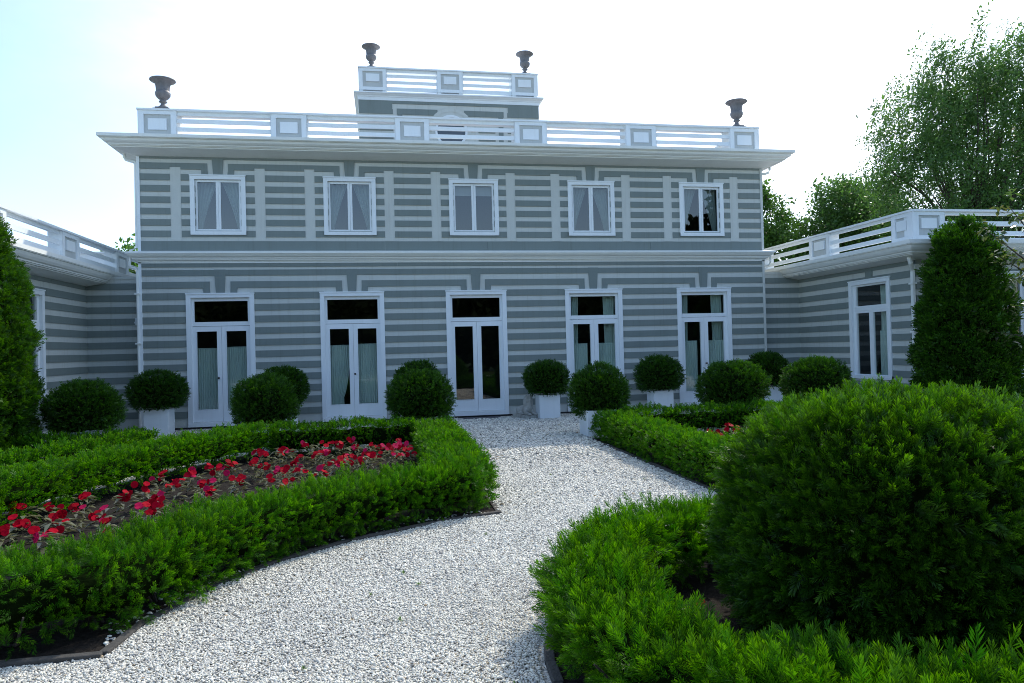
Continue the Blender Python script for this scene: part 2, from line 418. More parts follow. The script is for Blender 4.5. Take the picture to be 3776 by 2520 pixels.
# cornice of the main roof, string course
mb = MB()
FOOT = (-XW, XW, 0, DEPTH)
mb.rectring(FOOT, [(-.02, 6.66), (.43, 6.772), (.43, 6.80), (.47, 6.80), (.47, 6.818), (.50, 6.818), (.505, 6.84), (.55, 6.86), (.585, 6.89), (.60, 6.93), (.60, 6.948), (.645, 6.948), (.645, 6.962), (.67, 6.962), (.67, 7.036), (-.3, 7.06)])
mb.build('roof_cornice', WHITE2, house)
mb = MB()
mb.rectring(FOOT, [(-.01, 4.055), (.03, 4.058), (.03, 4.085), (.045, 4.09), (.045, 4.115), (.095, 4.125), (.10, 4.15), (.125, 4.155), (.135, 4.185), (.175, 4.205), (.215, 4.25), (.22, 4.268), (.245, 4.272), (.245, 4.318), (-.01, 4.37)])
mb.build('string_course', WHITE2, house)

# ---- balustrades
def pedestal(mb, u0, u1, z0, z1, dep, border=.13):
    """local d=0 is the face; framed panel with a raised plaque."""
    rec = .04
    mb.box(u0, u1, -dep, -rec, z0, z1, 1)
    mb.box(u0, u0 + border, -rec, 0, z0, z1, 0); mb.box(u1 - border, u1, -rec, 0, z0, z1, 0)
    mb.box(u0 + border, u1 - border, -rec, 0, z1 - .09, z1, 0); mb.box(u0 + border, u1 - border, -rec, 0, z0, z0 + .1, 0)
    c = (u0 + u1) / 2; h = z1 - z0
    w = (u1 - u0) * .243
    mb.box(c - w, c + w, -rec - .001, -.002, z0 + .40 * h, z0 + .755 * h, 0)
    for a in (u0, u1):   # white cheeks
        mb.box(a - .004, a + .004, -dep, .0, z0, z1, 0)
def balustrade(name, xf, u0, u1, peds, zb, zr, ztop, dep=.42, rails=(), label=None, capd=.03):
    """peds: (u0,u1) list; rails: (z0,z1) list."""
    m = MB(xf); m.box(u0 - .015, u1 + .015, -dep - .03, capd, ztop - .042, ztop)
    top = m.build('hand_rail' if False else name, [WHITE, PANELGREY], house)
    if label: top['label'] = label
    for a, b in peds:
        q = MB(xf); pedestal(q, a, b, zb, ztop - .045, dep); q.build('pedestal', [WHITE, PANELGREY], top)
    spans = [(a[1], b[0]) for a, b in zip(peds[:-1], peds[1:])]
    for a, b in spans:
        q = MB(xf)
        for z0, z1 in rails: q.box(a + .005, b - .005, -.10, -.055, z0, z1)
        q.box(a + .005, b - .005, -.11, -.05, zb, zb + .05)
        q.build('railing', WHITE, top)
    return top
PC = [-7.75, -4.645, -1.55, 1.605, 4.71, 7.78]
peds = [(c - .44, c + .44) for c in PC]
MR = [(7.74, 7.835), (7.552, 7.652), (7.347, 7.447)]
balustrade('roof_balustrade', xf_front(.1), -8.2, 8.22, peds, 7.045, 0, 7.875, .5, MR)
sp_ = [(.1, 1.0), (3.4, 4.28), (6.8, 7.68), (10.1, 10.9)]
balustrade('roof_balustrade', lambda p: np.stack([-8.19 - p[:, 1], p[:, 0], p[:, 2]], 1), .62, 10.9, sp_[1:], 7.045, 0, 7.873, .3, MR)
balustrade('roof_balustrade', lambda p: np.stack([8.21 + p[:, 1], p[:, 0], p[:, 2]], 1), .62, 10.9, sp_[1:], 7.045, 0, 7.873, .3, MR)
for sx in (-1, 1):     # rails from the front corner to the first side pedestal
    q = MB()
    for z0, z1 in MR: q.box(sx * 8.13 - .02, sx * 8.13 + .02, .62, 3.4, z0, z1)
    q.build('side_railing', WHITE, house)

# ---- cupola with round window and its own balustrade
CY = 5.4; CX = 3.03
mb = MB(xf_front(CY))
n = 40
ring = [(.5 * math.cos(2 * math.pi * k / n), 9.13 + .5 * math.sin(2 * math.pi * k / n)) for k in range(n)]
# wall sheet with a round hole: fan between the hole and a square frame
def ring_fill(mb, c, r0, r1, d, mat, seg=40):
    p = [(c[0] + r * math.cos(2 * math.pi * k / seg), d, c[1] + r * math.sin(2 * math.pi * k / seg)) for r in (r0, r1) for k in range(seg)]
    mb.add(p, [(k, (k + 1) % seg, seg + (k + 1) % seg, seg + k) for k in range(seg)], mat)
OC = (0.0, 9.13)
sq = []
for k in range(n):
    a = 2 * math.pi * k / n; ca, sa = math.cos(a), math.sin(a); s_ = .8 / max(abs(ca), abs(sa)); sq.append((s_ * ca, OC[1] + s_ * sa))
mb.add([(u, 0, z) for u, z in ring + sq], [(k, (k + 1) % n, n + (k + 1) % n, n + k) for k in range(n)], 0)
wall_sheet(mb, -CX, CX, 7.0, 10.15, [(-.8, .8, OC[1] - .8, OC[1] + .8)])
bar(mb, -CX, -1.95, 9.785, 10.13); bar(mb, 1.95, CX, 9.785, 10.13); bar(mb, -1.95, 1.95, 10.005, 10.13)
for sx in (-1, 1):
    U = lambda a, b: (min(sx * a, sx * b), max(sx * a, sx * b))
    a, b = U(.45, 1.8); bar(mb, a, b, 9.65, 9.842)
    a, b = U(1.62, 1.78); bar(mb, a, b, 7.0, 9.65)
    for k in range(-2, 6):
        z0 = 8.27 + .2777 * k
        a, b = U(1.93, CX); bar(mb, a, b, z0, z0 + .154)
        if z0 < 9.4: a, b = U(.92, 1.5); bar(mb, a, b, z0, z0 + .154)
# arched light trim round the window
p = []
for r, d in ((.78, .03), (.66, .03)):
    p += [(r * math.cos(math.pi * k / 20), d, OC[1] + r * math.sin(math.pi * k / 20)) for k in range(21)]
mb.add(p, [(k, k + 1, 22 + k, 21 + k) for k in range(20)], 0)
mb.build('cupola_wall', [LIGHT, DARK], house)
mb = MB()
mb.quad((-CX, CY, 7), (-CX, CY + 6, 7), (-CX, CY + 6, 10.1), (-CX, CY, 10.1)); mb.quad((CX, CY, 7), (CX, CY + 6, 7), (CX, CY + 6, 10.1), (CX, CY, 10.1))
mb.quad((-CX, CY + 6, 7), (CX, CY + 6, 7), (CX, CY + 6, 10.1), (-CX, CY + 6, 10.1))
mb.build('cupola_side_wall', LIGHT, house)
mb = MB(); mb.rectring((-CX, CX, CY, CY + 6), [(-.01, 10.10), (.03, 10.10), (.03, 10.205), (.05, 10.21), (.06, 10.24), (.10, 10.27), (.13, 10.30), (.155, 10.305), (.155, 10.345), (-.2, 10.37)])
mb.box(-CX, CX, CY + .1, CY + 6, 10.3, 10.36)
mb.build('cupola_cornice', WHITE, house)
mb = MB(xf_front(CY))
for r0, r1, d0, d1, mi in ((.475, .545, -.08, .06, 0), (.545, .66, -.01, .02, 1)):
    pts = []
    for r in (r0, r1):
        for d in (d0, d1): pts += [(r * math.cos(2 * math.pi * k / n), d, OC[1] + r * math.sin(2 * math.pi * k / n)) for k in range(n)]
    f = []
    for k in range(n):
        e = (k + 1) % n
        f += [(n + k, n + e, 3 * n + e, 3 * n + k), (k, e, n + e, n + k), (2 * n + k, 3 * n + k, 3 * n + e, 2 * n + e)]
    mb.add(pts, f, mi)
ow = mb.build('round_window', [WHITE, LIGHT], house, smooth=False)
mb = MB(xf_front(CY)); mb.add([(.49 * math.cos(2 * math.pi * k / n), -.03, OC[1] + .49 * math.sin(2 * math.pi * k / n)) for k in range(n)], [tuple(range(n))]); mb.build('pane', GLASSUP, ow)
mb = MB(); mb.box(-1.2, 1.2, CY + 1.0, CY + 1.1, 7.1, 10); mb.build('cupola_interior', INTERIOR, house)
CR = [(11.072, 11.165), (10.90, 11.0), (10.685, 10.79), (10.49, 10.585)]
cpeds = [(-3.02, -2.11), (-.44, .44), (2.11, 3.02)]
cb = balustrade('cupola_balustrade', xf_front(CY + .01), -3.02, 3.02, cpeds, 10.45, 0, 11.21, .5, CR)
for a, b in cpeds:
    for u in (a + .08, b - .08):
        mb = MB(xf_front(CY + .01)); mb.box(u - .06, u + .06, -.3, -.02, 10.35, 10.46); mb.build('foot', WHITE, cb)
for sx in (-1, 1):
    q = MB()
    for z0, z1 in CR: q.box(sx * 2.95 - .02, sx * 2.95 + .02, CY + .55, CY + 5.9, z0, z1)
    q.box(sx * 2.95 - .06, sx * 2.95 + .06, CY + .5, CY + 5.95, 11.168, 11.208)
    q.build('side_railing', WHITE, house)

# ---- windows and doors, built in a local frame (u, outward d, z)
def curtain_mesh(mb, u0, u1, z0, z1, d, folds=9, amp=.018, squeeze=None, seed=0):
    """a hanging cloth with vertical folds; squeeze(z01) -> (left, right) edges in 0..1."""
    r = np.random.default_rng(seed); nu, nz = 46, 16
    ph = r.uniform(0, 6.28, 3); us = np.linspace(0, 1, nu); pts = []
    for j in range(nz):
        t = j / (nz - 1)
        l, rr = squeeze(t) if squeeze else (0, 1)
        x = l + (rr - l) * us
        dd = amp * (np.sin(us * folds * 6.283 + ph[0] + .5 * np.sin(t * 3 + ph[1])) + .4 * np.sin(us * folds * 13 + ph[2] + t * 2))
        for a, b in zip(x, dd): pts.append((u0 + (u1 - u0) * a, d + b, z0 + (z1 - z0) * t))
    f = [(j * nu + i, j * nu + i + 1, (j + 1) * nu + i + 1, (j + 1) * nu + i) for j in range(nz - 1) for i in range(nu - 1)]
    mb.add(pts, f)

def casing(mb, u0, u1, z0, z1, bw, d=.055, bottom=True, top_bw=None):
    tb = top_bw or bw
    mb.box(u0, u0 + bw, -.14, d, z0, z1 - tb); mb.box(u1 - bw, u1, -.14, d, z0, z1 - tb)
    mb.box(u0, u1, -.14, d + .003, z1 - tb, z1)
    mb.box(u0 - .01, u1 + .01, -.0, d + .018, z1 - .025, z1 + .004)      # drip moulding
    if bottom: mb.box(u0, u1, -.14, d + .006, z0, z0 + bw * .8)

def frame_rect(mb, u0, u1, z0, z1, bl, br, bb, bt, d0, d1):
    mb.box(u0, u0 + bl, d0, d1, z0, z1); mb.box(u1 - br, u1, d0, d1, z0, z1)
    mb.box(u0 + bl, u1 - br, d0, d1, z0, z0 + bb); mb.box(u0 + bl, u1 - br, d0, d1, z1 - bt, z1)

def upper_window(c, kind):
    xf = xf_front()
    m = MB(xf); casing(m, c - .65, c + .65, 4.755, 6.232, .108); win = m.build('window', WHITE, house)
    for s in (0, 1):
        a, b = (c - .535, c - .002) if s == 0 else (c + .002, c + .535)
        m = MB(xf); frame_rect(m, a, b, 4.85, 6.118, .05 if s == 0 else .055, .055 if s == 0 else .05, .05, .056, -.05, -.002); m.build('sash', WHITE, win)
        m = MB(xf); m.quad((a + .04, -.03, 4.88), (b - .04, -.03, 4.88), (b - .04, -.03, 6.08), (a + .04, -.03, 6.08)); m.build('pane', GLASSUP, win)
    if kind == 'blind':
        m = MB(xf); m.box(c - .52, c + .52, -.17, -.155, 5.83, 6.12); m.build('blind', BLIND, win)
    else:
        for s in (0, 1):
            m = MB(xf)
            if s == 0: curtain_mesh(m, c - .54, c, 4.85, 6.13, -.2, 5, .02, lambda t: (0, .22 + .7 * t ** 1.3), 3)
            else: curtain_mesh(m, c, c + .54, 4.85, 6.13, -.2, 5, .02, lambda t: (1 - .22 - .7 * t ** 1.3, 1), 4)
            m.build('curtain', CLOTH, win)
for c, k in zip(WC, ['drape', 'drape', 'blind', 'drape', 'drape']): upper_window(c, k)

def door(c, kind, seed):
    xf = xf_front()
    m = MB(xf); casing(m, c - .797, c + .797, .05, 3.318, .11, .05, False)
    m.box(c - .797, c + .797, -.14, .06, .05, .15)                                       # threshold
    frame_rect(m, c - .687, c + .687, 2.515, 3.21, .06, .06, .10, .085, -.10, -.035)          # transom light
    dr = m.build('french_door', WHITE, house)
    for s in (0, 1):
        a, b = (c - .687, c - .003) if s == 0 else (c + .003, c + .687)
        m = MB(xf); frame_rect(m, a, b, .16, 2.505, .112, .104, .305, .125, -.075, -.022)
        # glazing bead
        ga, gb = a + .112, b - .104
        frame_rect(m, ga - .012, gb + .012, .453, 2.392, .012, .012, .012, .012, -.03, -.014)
        m.build('door_leaf', WHITE, dr)
        m = MB(xf); m.quad((ga - .01, -.05, .44), (gb + .01, -.05, .44), (gb + .01, -.05, 2.4), (ga - .01, -.05, 2.4)); m.build('pane', GLASS, dr)
    m = MB(xf); m.quad((c - .64, -.07, 2.6), (c + .64, -.07, 2.6), (c + .64, -.07, 3.14), (c - .64, -.07, 3.14)); m.build('pane', GLASS, dr)
    if kind != 'bare':
        ku = -.075 if kind == 'cafe' else .03
        raw = MB(); raw.lathe([(.0, 0), (.02, .002), (.02, .012), (.009, .016), (.009, .035), (.022, .045), (.026, .06), (.018, .073), (0, .076)], 12)
        p = np.concatenate(raw.v); m2 = MB(); m2.f = raw.f; m2.m = raw.m
        m2.v = [np.stack([c + ku + p[:, 0], .02 - p[:, 2], 1.228 + p[:, 1]], 1)]; m2.build('knob', BLACK if kind != 'drape' else BRASS, dr, smooth=True)
    if kind in ('cafe', 'swept'):
        for s in (0, 1):
            a, b = (c - .64, c - .04) if s == 0 else (c + .04, c + .64)
            m = MB(xf)
            sq = None
            if kind == 'swept' and s == 0: sq = lambda t: (0, .62 + .36 * abs(t - .22) ** .6 / .86 if t > .22 else .62 + .1 * (.22 - t))
            curtain_mesh(m, a, b, .30, 1.955 + .02 * s, -.16, 11, .013, sq, seed + s)
            m.tube([(a - .02, -.16, 1.965 + .02 * s), (b + .02, -.16, 1.965 + .02 * s)], .008, 6)
            m.build('curtain', CLOTH, dr)
    if kind == 'drape':
        for s in (0, 1):
            m = MB(xf)
            if s == 0: curtain_mesh(m, c - .66, c, .2, 3.2, -.26, 6, .02, lambda t: (0, .36 + .1 * t), seed)
            else: curtain_mesh(m, c, c + .66, .2, 3.2, -.26, 6, .02, lambda t: (.60 - .1 * t, 1), seed + 1)
            m.build('drape', CLOTH, dr)
            a, b = (c - .64, c - .16) if s == 0 else (c + .06, c + .64)
            m = MB(xf); curtain_mesh(m, a, b, .3, 1.86, -.15, 9, .012, None, seed + 5 + s); m.build('curtain', CLOTH, dr)
for c, k, s in zip(WC, ['cafe', 'swept', 'bare', 'drape', 'drape'], range(10, 60, 10)): door(c, k, s)

# ---- wings: walls, windows, cornices, balustrades
WW = (-3.39, -1.85)        # casing of the wing window along Y
wh = [(WW[0] + .11, WW[1] - .11, .84, 3.17)]
def wing_boards(mb, u0, u1, holes, imax=13, key=None):
    for i in range(1, imax):
        z0 = 3.75 - PITCH_Z * i
        bar(mb, u0, u1, z0 + .003, z0 + .162, holes)
        if i == 1 and key is not None: keystone(mb, key, 3.28, 3.5, .135, .115)
def wing_window(xf, u0, u1, parent):
    m = MB(xf); casing(m, u0, u1, .78, 3.275, .115, .05, True)
    m.box(u0 + .115, u1 - .115, -.10, -.01, 2.50, 2.57)
    win = m.build('window', WHITE, parent)
    m = MB(xf); a, b = u0 + .115, u1 - .115; c = (a + b) / 2
    frame_rect(m, a, b, 2.572, 3.16, .10, .10, .05, .045, -.07, -.015)
    frame_rect(m, a, c - .002, .872, 2.498, .10, .07, .02, .055, -.07, -.015); frame_rect(m, c + .002, b, .872, 2.498, .07, .10, .02, .055, -.07, -.015)
    m.build('sash', WHITE, win)
    m = MB(xf)
    m.quad((a, -.05, .85), (b, -.05, .85), (b, -.05, 3.16), (a, -.05, 3.16)); m.build('pane', GLASS, win)
    m = MB(xf); curtain_mesh(m, a, c - .1, .85, 1.98, -.17, 7, .013, None, 77); curtain_mesh(m, a + .1, a + .55, 1.98, 3.1, -.22, 4, .013, None, 78); m.build('curtain', CLOTH, win)
for sx, xf in ((1, xf_right()), (-1, xf_left())):
    X = lambda a, b: (min(sx * a, sx * b), max(sx * a, sx * b))
    mb = MB(xf)
    wall_sheet(mb, YF, .46, -.2, 3.8, wh); wing_boards(mb, YF, .44, wh, key=(WW[0] + WW[1]) / 2)
    mb.build('wing_side_wall', [LIGHT, DARK], house)
    wing_window(xf, WW[0], WW[1], house)
    # front wall of the wing with its own window
    mb = MB(xf_front(YF)); a, b = X(XI, XI + 6.5)
    fw = X(11.0, 12.55); fh = [(fw[0] + .11, fw[1] - .11, .84, 3.17)]
    wall_sheet(mb, a, b, -.2, 3.8, fh); wing_boards(mb, a, b, fh)
    mb.build('wing_front_wall', [LIGHT, DARK], house)
    wing_window(xf_front(YF), fw[0], fw[1], house)
    # return wall between main block and wing
    mb = MB(xf_front(.46)); a, b = X(XW, XI)
    wall_sheet(mb, a, b, -.2, 3.78, []); wing_boards(mb, a, b, [])
    mb.box(a, b, -.3, .02, 3.735, 3.79, 0)
    mb.build('return_wall', [LIGHT, DARK], house)
    mb = MB(); a, b = X(XW + .01, XI + 6.5); mb.box(a, b, .5, YBACK, 3.66, 3.72); a, b = X(XI - .1, XI + 6.6); mb.box(a, b, YF + .02, YBACK, 3.86, 3.93); mb.build('wing_roof', ROOF, house)
    mb = MB(); a, b = X(XI + 6.48, XI + 6.5); mb.box(a, b, YF, YBACK, -.1, 3.8); a, b = X(XW, XI + 6.5); mb.box(a, b, YBACK - .02, YBACK, -.1, 3.8); mb.build('wing_rear_wall', LIGHT, house)
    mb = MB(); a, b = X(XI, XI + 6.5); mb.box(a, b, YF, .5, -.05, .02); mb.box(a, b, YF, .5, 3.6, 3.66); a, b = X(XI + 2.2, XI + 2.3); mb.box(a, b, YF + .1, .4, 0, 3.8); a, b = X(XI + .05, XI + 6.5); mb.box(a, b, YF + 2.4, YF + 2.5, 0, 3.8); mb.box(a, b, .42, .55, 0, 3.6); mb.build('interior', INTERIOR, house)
    mb = MB(); a, b = X(XI, XI + 6.5)
    mb.rectring((a, b, YF, YBACK), [(-.02, 3.55), (.42, 3.622), (.425, 3.64), (.47, 3.645), (.475, 3.665), (.50, 3.67), (.505, 3.695), (.545, 3.715), (.58, 3.76), (.605, 3.81), (.605, 3.825), (.635, 3.83), (.635, 3.845), (.65, 3.847), (.65, 3.93), (.16, 3.955), (.16, 4.0), (-.2, 4.0)])
    mb.build('wing_cornice', WHITE2, house)
    xs = (lambda p: np.stack([XI - .21 - p[:, 1], p[:, 0], p[:, 2]], 1)) if sx > 0 else (lambda p: np.stack([-XI + .21 + p[:, 1], p[:, 0], p[:, 2]], 1))
    WR = [(4.555, 4.628), (4.315, 4.42), (4.09, 4.195)]
    wp = [(-4.36, -3.72), (-1.33, -.42), (1.95, 2.85), (5.2, 6.1), (8.2, 9.0)]
    balustrade('wing_balustrade', xs, -4.40, 9.0, wp, 3.985, 0, 4.672, .3, WR)
    xff = xf_front(YF - .21)
    fp = [X(XI - .18, XI + .62), X(XI + 3.1, XI + 4.0), X(XI + 5.9, XI + 6.7)]
    fp = sorted(fp)
    wb = balustrade('wing_balustrade', xff, fp[0][0], fp[-1][1], fp, 3.985, 0, 4.674, .3, WR)
    mb = MB(); a, b = X(XI - .211, XI - .09); mb.box(a, b, YF - .211, YF - .09, 3.985, 4.63); mb.build('corner_post', WHITE, wb)

# ---- rain pipes
def pipe(name, path, r=.045, mat=WHITE, brackets=()):
    m = MB(); m.tube(path, r, 10)
    for z in brackets: m.box(path[-1][0] - .06, path[-1][0] + .06, path[-1][1] - .06, path[-1][1] + .07, z, z + .04)
    return m.build(name, mat, house, smooth=False)
pipe('downpipe', [(9.30, -4.34, 3.66), (9.30, -4.34, 3.56), (9.33, -4.33, 3.48), (9.47, -4.22, 3.36), (9.50, -4.18, 3.28), (9.50, -4.18, .1)], .05, WHITE2, (.6, 1.9, 3.0))
pipe('downpipe', [(8.50, .06, 6.76), (8.50, .06, 6.66), (8.47, .08, 6.58), (8.38, .10, 6.55), (8.24, .12, 6.54), (8.18, .12, 6.50)], .035, WHITE2)
pipe('downpipe', [(-8.50, .06, 6.76), (-8.50, .06, 6.66), (-8.47, .08, 6.60), (-8.38, .10, 6.57), (-8.26, .10, 6.55), (-8.245, .05, 6.48), (-8.245, .03, 4.45), (-8.40, -.02, 4.36)], .035, WHITE2)
pipe('downpipe', [(-8.37, -.06, 4.20), (-8.39, -.06, 4.02), (-8.36, -.05, 3.96), (-8.27, -.03, 3.93), (-8.235, -.03, 3.88), (-8.235, -.03, .1)], .03, WHITE2, (.6, 2.1, 3.3))
pipe('downpipe', [(8.37, -.06, 4.20), (8.39, -.03, 4.02), (8.36, .0, 3.96), (8.27, .05, 3.93)], .03, WHITE2)
mb = MB(); mb.box(-8.46, -8.25, .40, .46, 2.63, 2.67); mb.lathe([(.03, 0), (.035, .02), (.035, .16), (.02, .18)], 10, (-8.4, .38, 2.58)); mb.build('wall_lamp', WHITE, house)
mb = MB(); mb.box(-12.3, -11.2, 6.8, 8.0, 3.9, 5.22); mb.box(-12.38, -11.12, 6.72, 8.08, 5.22, 5.28); mb.build('roof_hatch', WHITE, house)

# ------------------------------------------------------------------ urns on the corner pedestals
def make_urn(loc, label):
    r = tag(empty('urn', loc), label, 'urn', 'dark urns on the roof corners'); r.scale = (.93, .93, .97)
    m = MB(); m.box(-.21, .21, -.21, .21, 0, .10); m.box(-.165, .165, -.165, .165, .10, .145); m.build('plinth', LEAD, r)
    m = MB()
    prof = [(.135, .145), (.14, .16), (.12, .18), (.075, .215), (.058, .25), (.062, .285), (.10, .30), (.105, .325), (.075, .345), (.07, .36), (.10, .375), (.155, .42), (.188, .475), (.195, .53), (.185, .565), (.165, .585), (.163, .60), (.165, .66), (.175, .74), (.20, .80), (.25, .835), (.315, .85), (.33, .865), (.325, .885), (.28, .88), (.2, .83), (.15, .74), (.14, .6), (.0, .55)]
    m.lathe(prof, 40, (0, 0, 0), 0, (.595, .81, .05)); m.build('bowl', LEAD, r, smooth=True)
    return r
u0 = make_urn((-7.72, .52, 7.876), 'dark fluted urn on the left front corner of the main roof balustrade')
def copy_tree(o, parent=None):
    c = o.copy(); COL.objects.link(c); c.parent = parent
    for ch in list(o.children): copy_tree(ch, c)
    return c
for loc, rz, lab in (((7.78, .52, 7.876), .05, 'dark fluted urn on the right front corner of the main roof balustrade'),
                     ((-2.60, 5.85, 11.211), .2, 'dark urn on the left pedestal above the cupola'),
                     ((2.68, 5.85, 11.211), .1, 'dark urn on the right pedestal above the cupola')):
    c = copy_tree(u0); c.location = loc; c.rotation_euler.z = rz; c['label'] = lab

# ------------------------------------------------------------------ ground
def sheet(name, polys, z, mat, kind='structure'):
    m = MB()
    for p in polys: m.add([(x, y, z) for x, y in p], [tuple(range(len(p)))])
    return tag(m.build(name, mat), kind=kind)
sheet('ground', [[(-900, -900), (900, -900), (900, 900), (-900, 900)]], -.012, LAWN)
sheet('gravel_court', [[(-14, -30), (14, -30), (14, .6), (-14, .6)]], 0, GRAVEL)
RC = np.array([.38, -15.0])                      # centre of the round bed
def arc(c, r, a0, a1, n): return [(c[0] + r * math.cos(math.radians(a0 + (a1 - a0) * k / n)), c[1] + r * math.sin(math.radians(a0 + (a1 - a0) * k / n))) for k in range(n + 1)]
arcL = [(-1.24, -11.04), (-1.93, -11.28), (-2.78, -11.77), (-3.34, -12.26), (-3.76, -12.89), (-4.02, -13.5), (-4.1, -14.02)]
BEDL = arcL + [(-7.9, -14.02), (-7.3, -11.5), (-6.55, -9.0), (-5.7, -7.0), (-4.85, -5.45), (-1.24, -5.45)]
BEDR = [(-x + .2, y) for x, y in BEDL]
BEDL2 = [(-6.2, -5.2), (-9.5, -5.2), (-9.5, -11.5), (-8.6, -11.5), (-7.9, -8.8)]
RING = arc(RC, 1.94, 0, 360, 48)[:-1]
for b in (BEDL, BEDR, BEDL2, RING): pass
sheet('flower_bed_soil', [BEDL, BEDR, BEDL2, RING], .012, SOIL)
# edging stones, laid end to end with open joints
def edging(name, path, closed=False, w=.06, h=.028, step=.75):
    m = MB(); P = [np.array(p, float) for p in path]
    if closed: P.append(P[0])
    r = np.random.default_rng(len(P))
    for a, b in zip(P[:-1], P[1:]):
        Ls = np.linalg.norm(b - a); k = max(1, round(Ls / step)); t = (b - a) / Ls; nn = np.array([-t[1], t[0]])
        for i in range(k):
            p = a + t * (Ls * i / k + .004); q = a + t * (Ls * (i + 1) / k - .004); hh = h + r.uniform(-.008, .008); o = r.uniform(-.006, .006)
            c = [p + nn * (o - w / 2), q + nn * (o - w / 2), q + nn * (o + w / 2), p + nn * (o + w / 2)]
            m.add([(x, y, -.03) for x, y in c] + [(x, y, hh) for x, y in c], [(4, 5, 6, 7), (0, 1, 5, 4), (1, 2, 6, 5), (2, 3, 7, 6), (3, 0, 4, 7)])
    return tag(m.build(name, KERB, bevel=.008), kind='structure')
edging('edging_kerb', BEDL, True); edging('edging_kerb', BEDR, True); edging('edging_kerb', BEDL2, True); edging('edging_kerb', RING, True, step=.5)
sheet('doorstep_mat_bed', [[(-.46, -.02), (-.44, -.42), (-.1, -.5), (.3, -.55), (.52, -.5), (.55, -.02)]], .006, MAT)

def inside(poly, x, y):
    poly = np.array(poly); x = np.asarray(x); y = np.asarray(y); r = np.zeros(x.shape, bool); j = len(poly) - 1
    for i in range(len(poly)):
        xi, yi = poly[i]; xj, yj = poly[j]
        c = ((yi > y) != (yj > y)) & (x < (xj - xi) * (y - yi) / (yj - yi + 1e-12) + xi)
        r ^= c; j = i
    return r

# ------------------------------------------------------------------ pebbles
phi = (1 + 5 ** .5) / 2
ICO_V = np.array([(-1, phi, 0), (1, phi, 0), (-1, -phi, 0), (1, -phi, 0), (0, -1, phi), (0, 1, phi), (0, -1, -phi), (0, 1, -phi), (phi, 0, -1), (phi, 0, 1), (-phi, 0, -1), (-phi, 0, 1)], float); ICO_V /= np.linalg.norm(ICO_V[0])
ICO_F = np.array([(0, 11, 5), (0, 5, 1), (0, 1, 7), (0, 7, 10), (0, 10, 11), (1, 5, 9), (5, 11, 4), (11, 10, 2), (10, 7, 6), (7, 1, 8), (3, 9, 4), (3, 4, 2), (3, 2, 6), (3, 6, 8), (3, 8, 9), (4, 9, 5), (2, 4, 11), (6, 2, 10), (8, 6, 7), (9, 8, 1)])
def rand_rot(n, tilt=.5):
    a = rng.uniform(0, 6.283, n); b = rng.normal(0, tilt, n); c = rng.normal(0, tilt, n)
    ca, sa, cb, sb, cc, sc = np.cos(a), np.sin(a), np.cos(b), np.sin(b), np.cos(c), np.sin(c); o = np.ones(n); z = np.zeros(n)
    Rz = np.stack([np.stack([ca, -sa, z], 1), np.stack([sa, ca, z], 1), np.stack([z, z, o], 1)], 1)
    Rx = np.stack([np.stack([o, z, z], 1), np.stack([z, cb, -sb], 1), np.stack([z, sb, cb], 1)], 1)
    Ry = np.stack([np.stack([cc, z, sc], 1), np.stack([z, o, z], 1), np.stack([-sc, z, cc], 1)], 1)
    return Rz @ Rx @ Ry
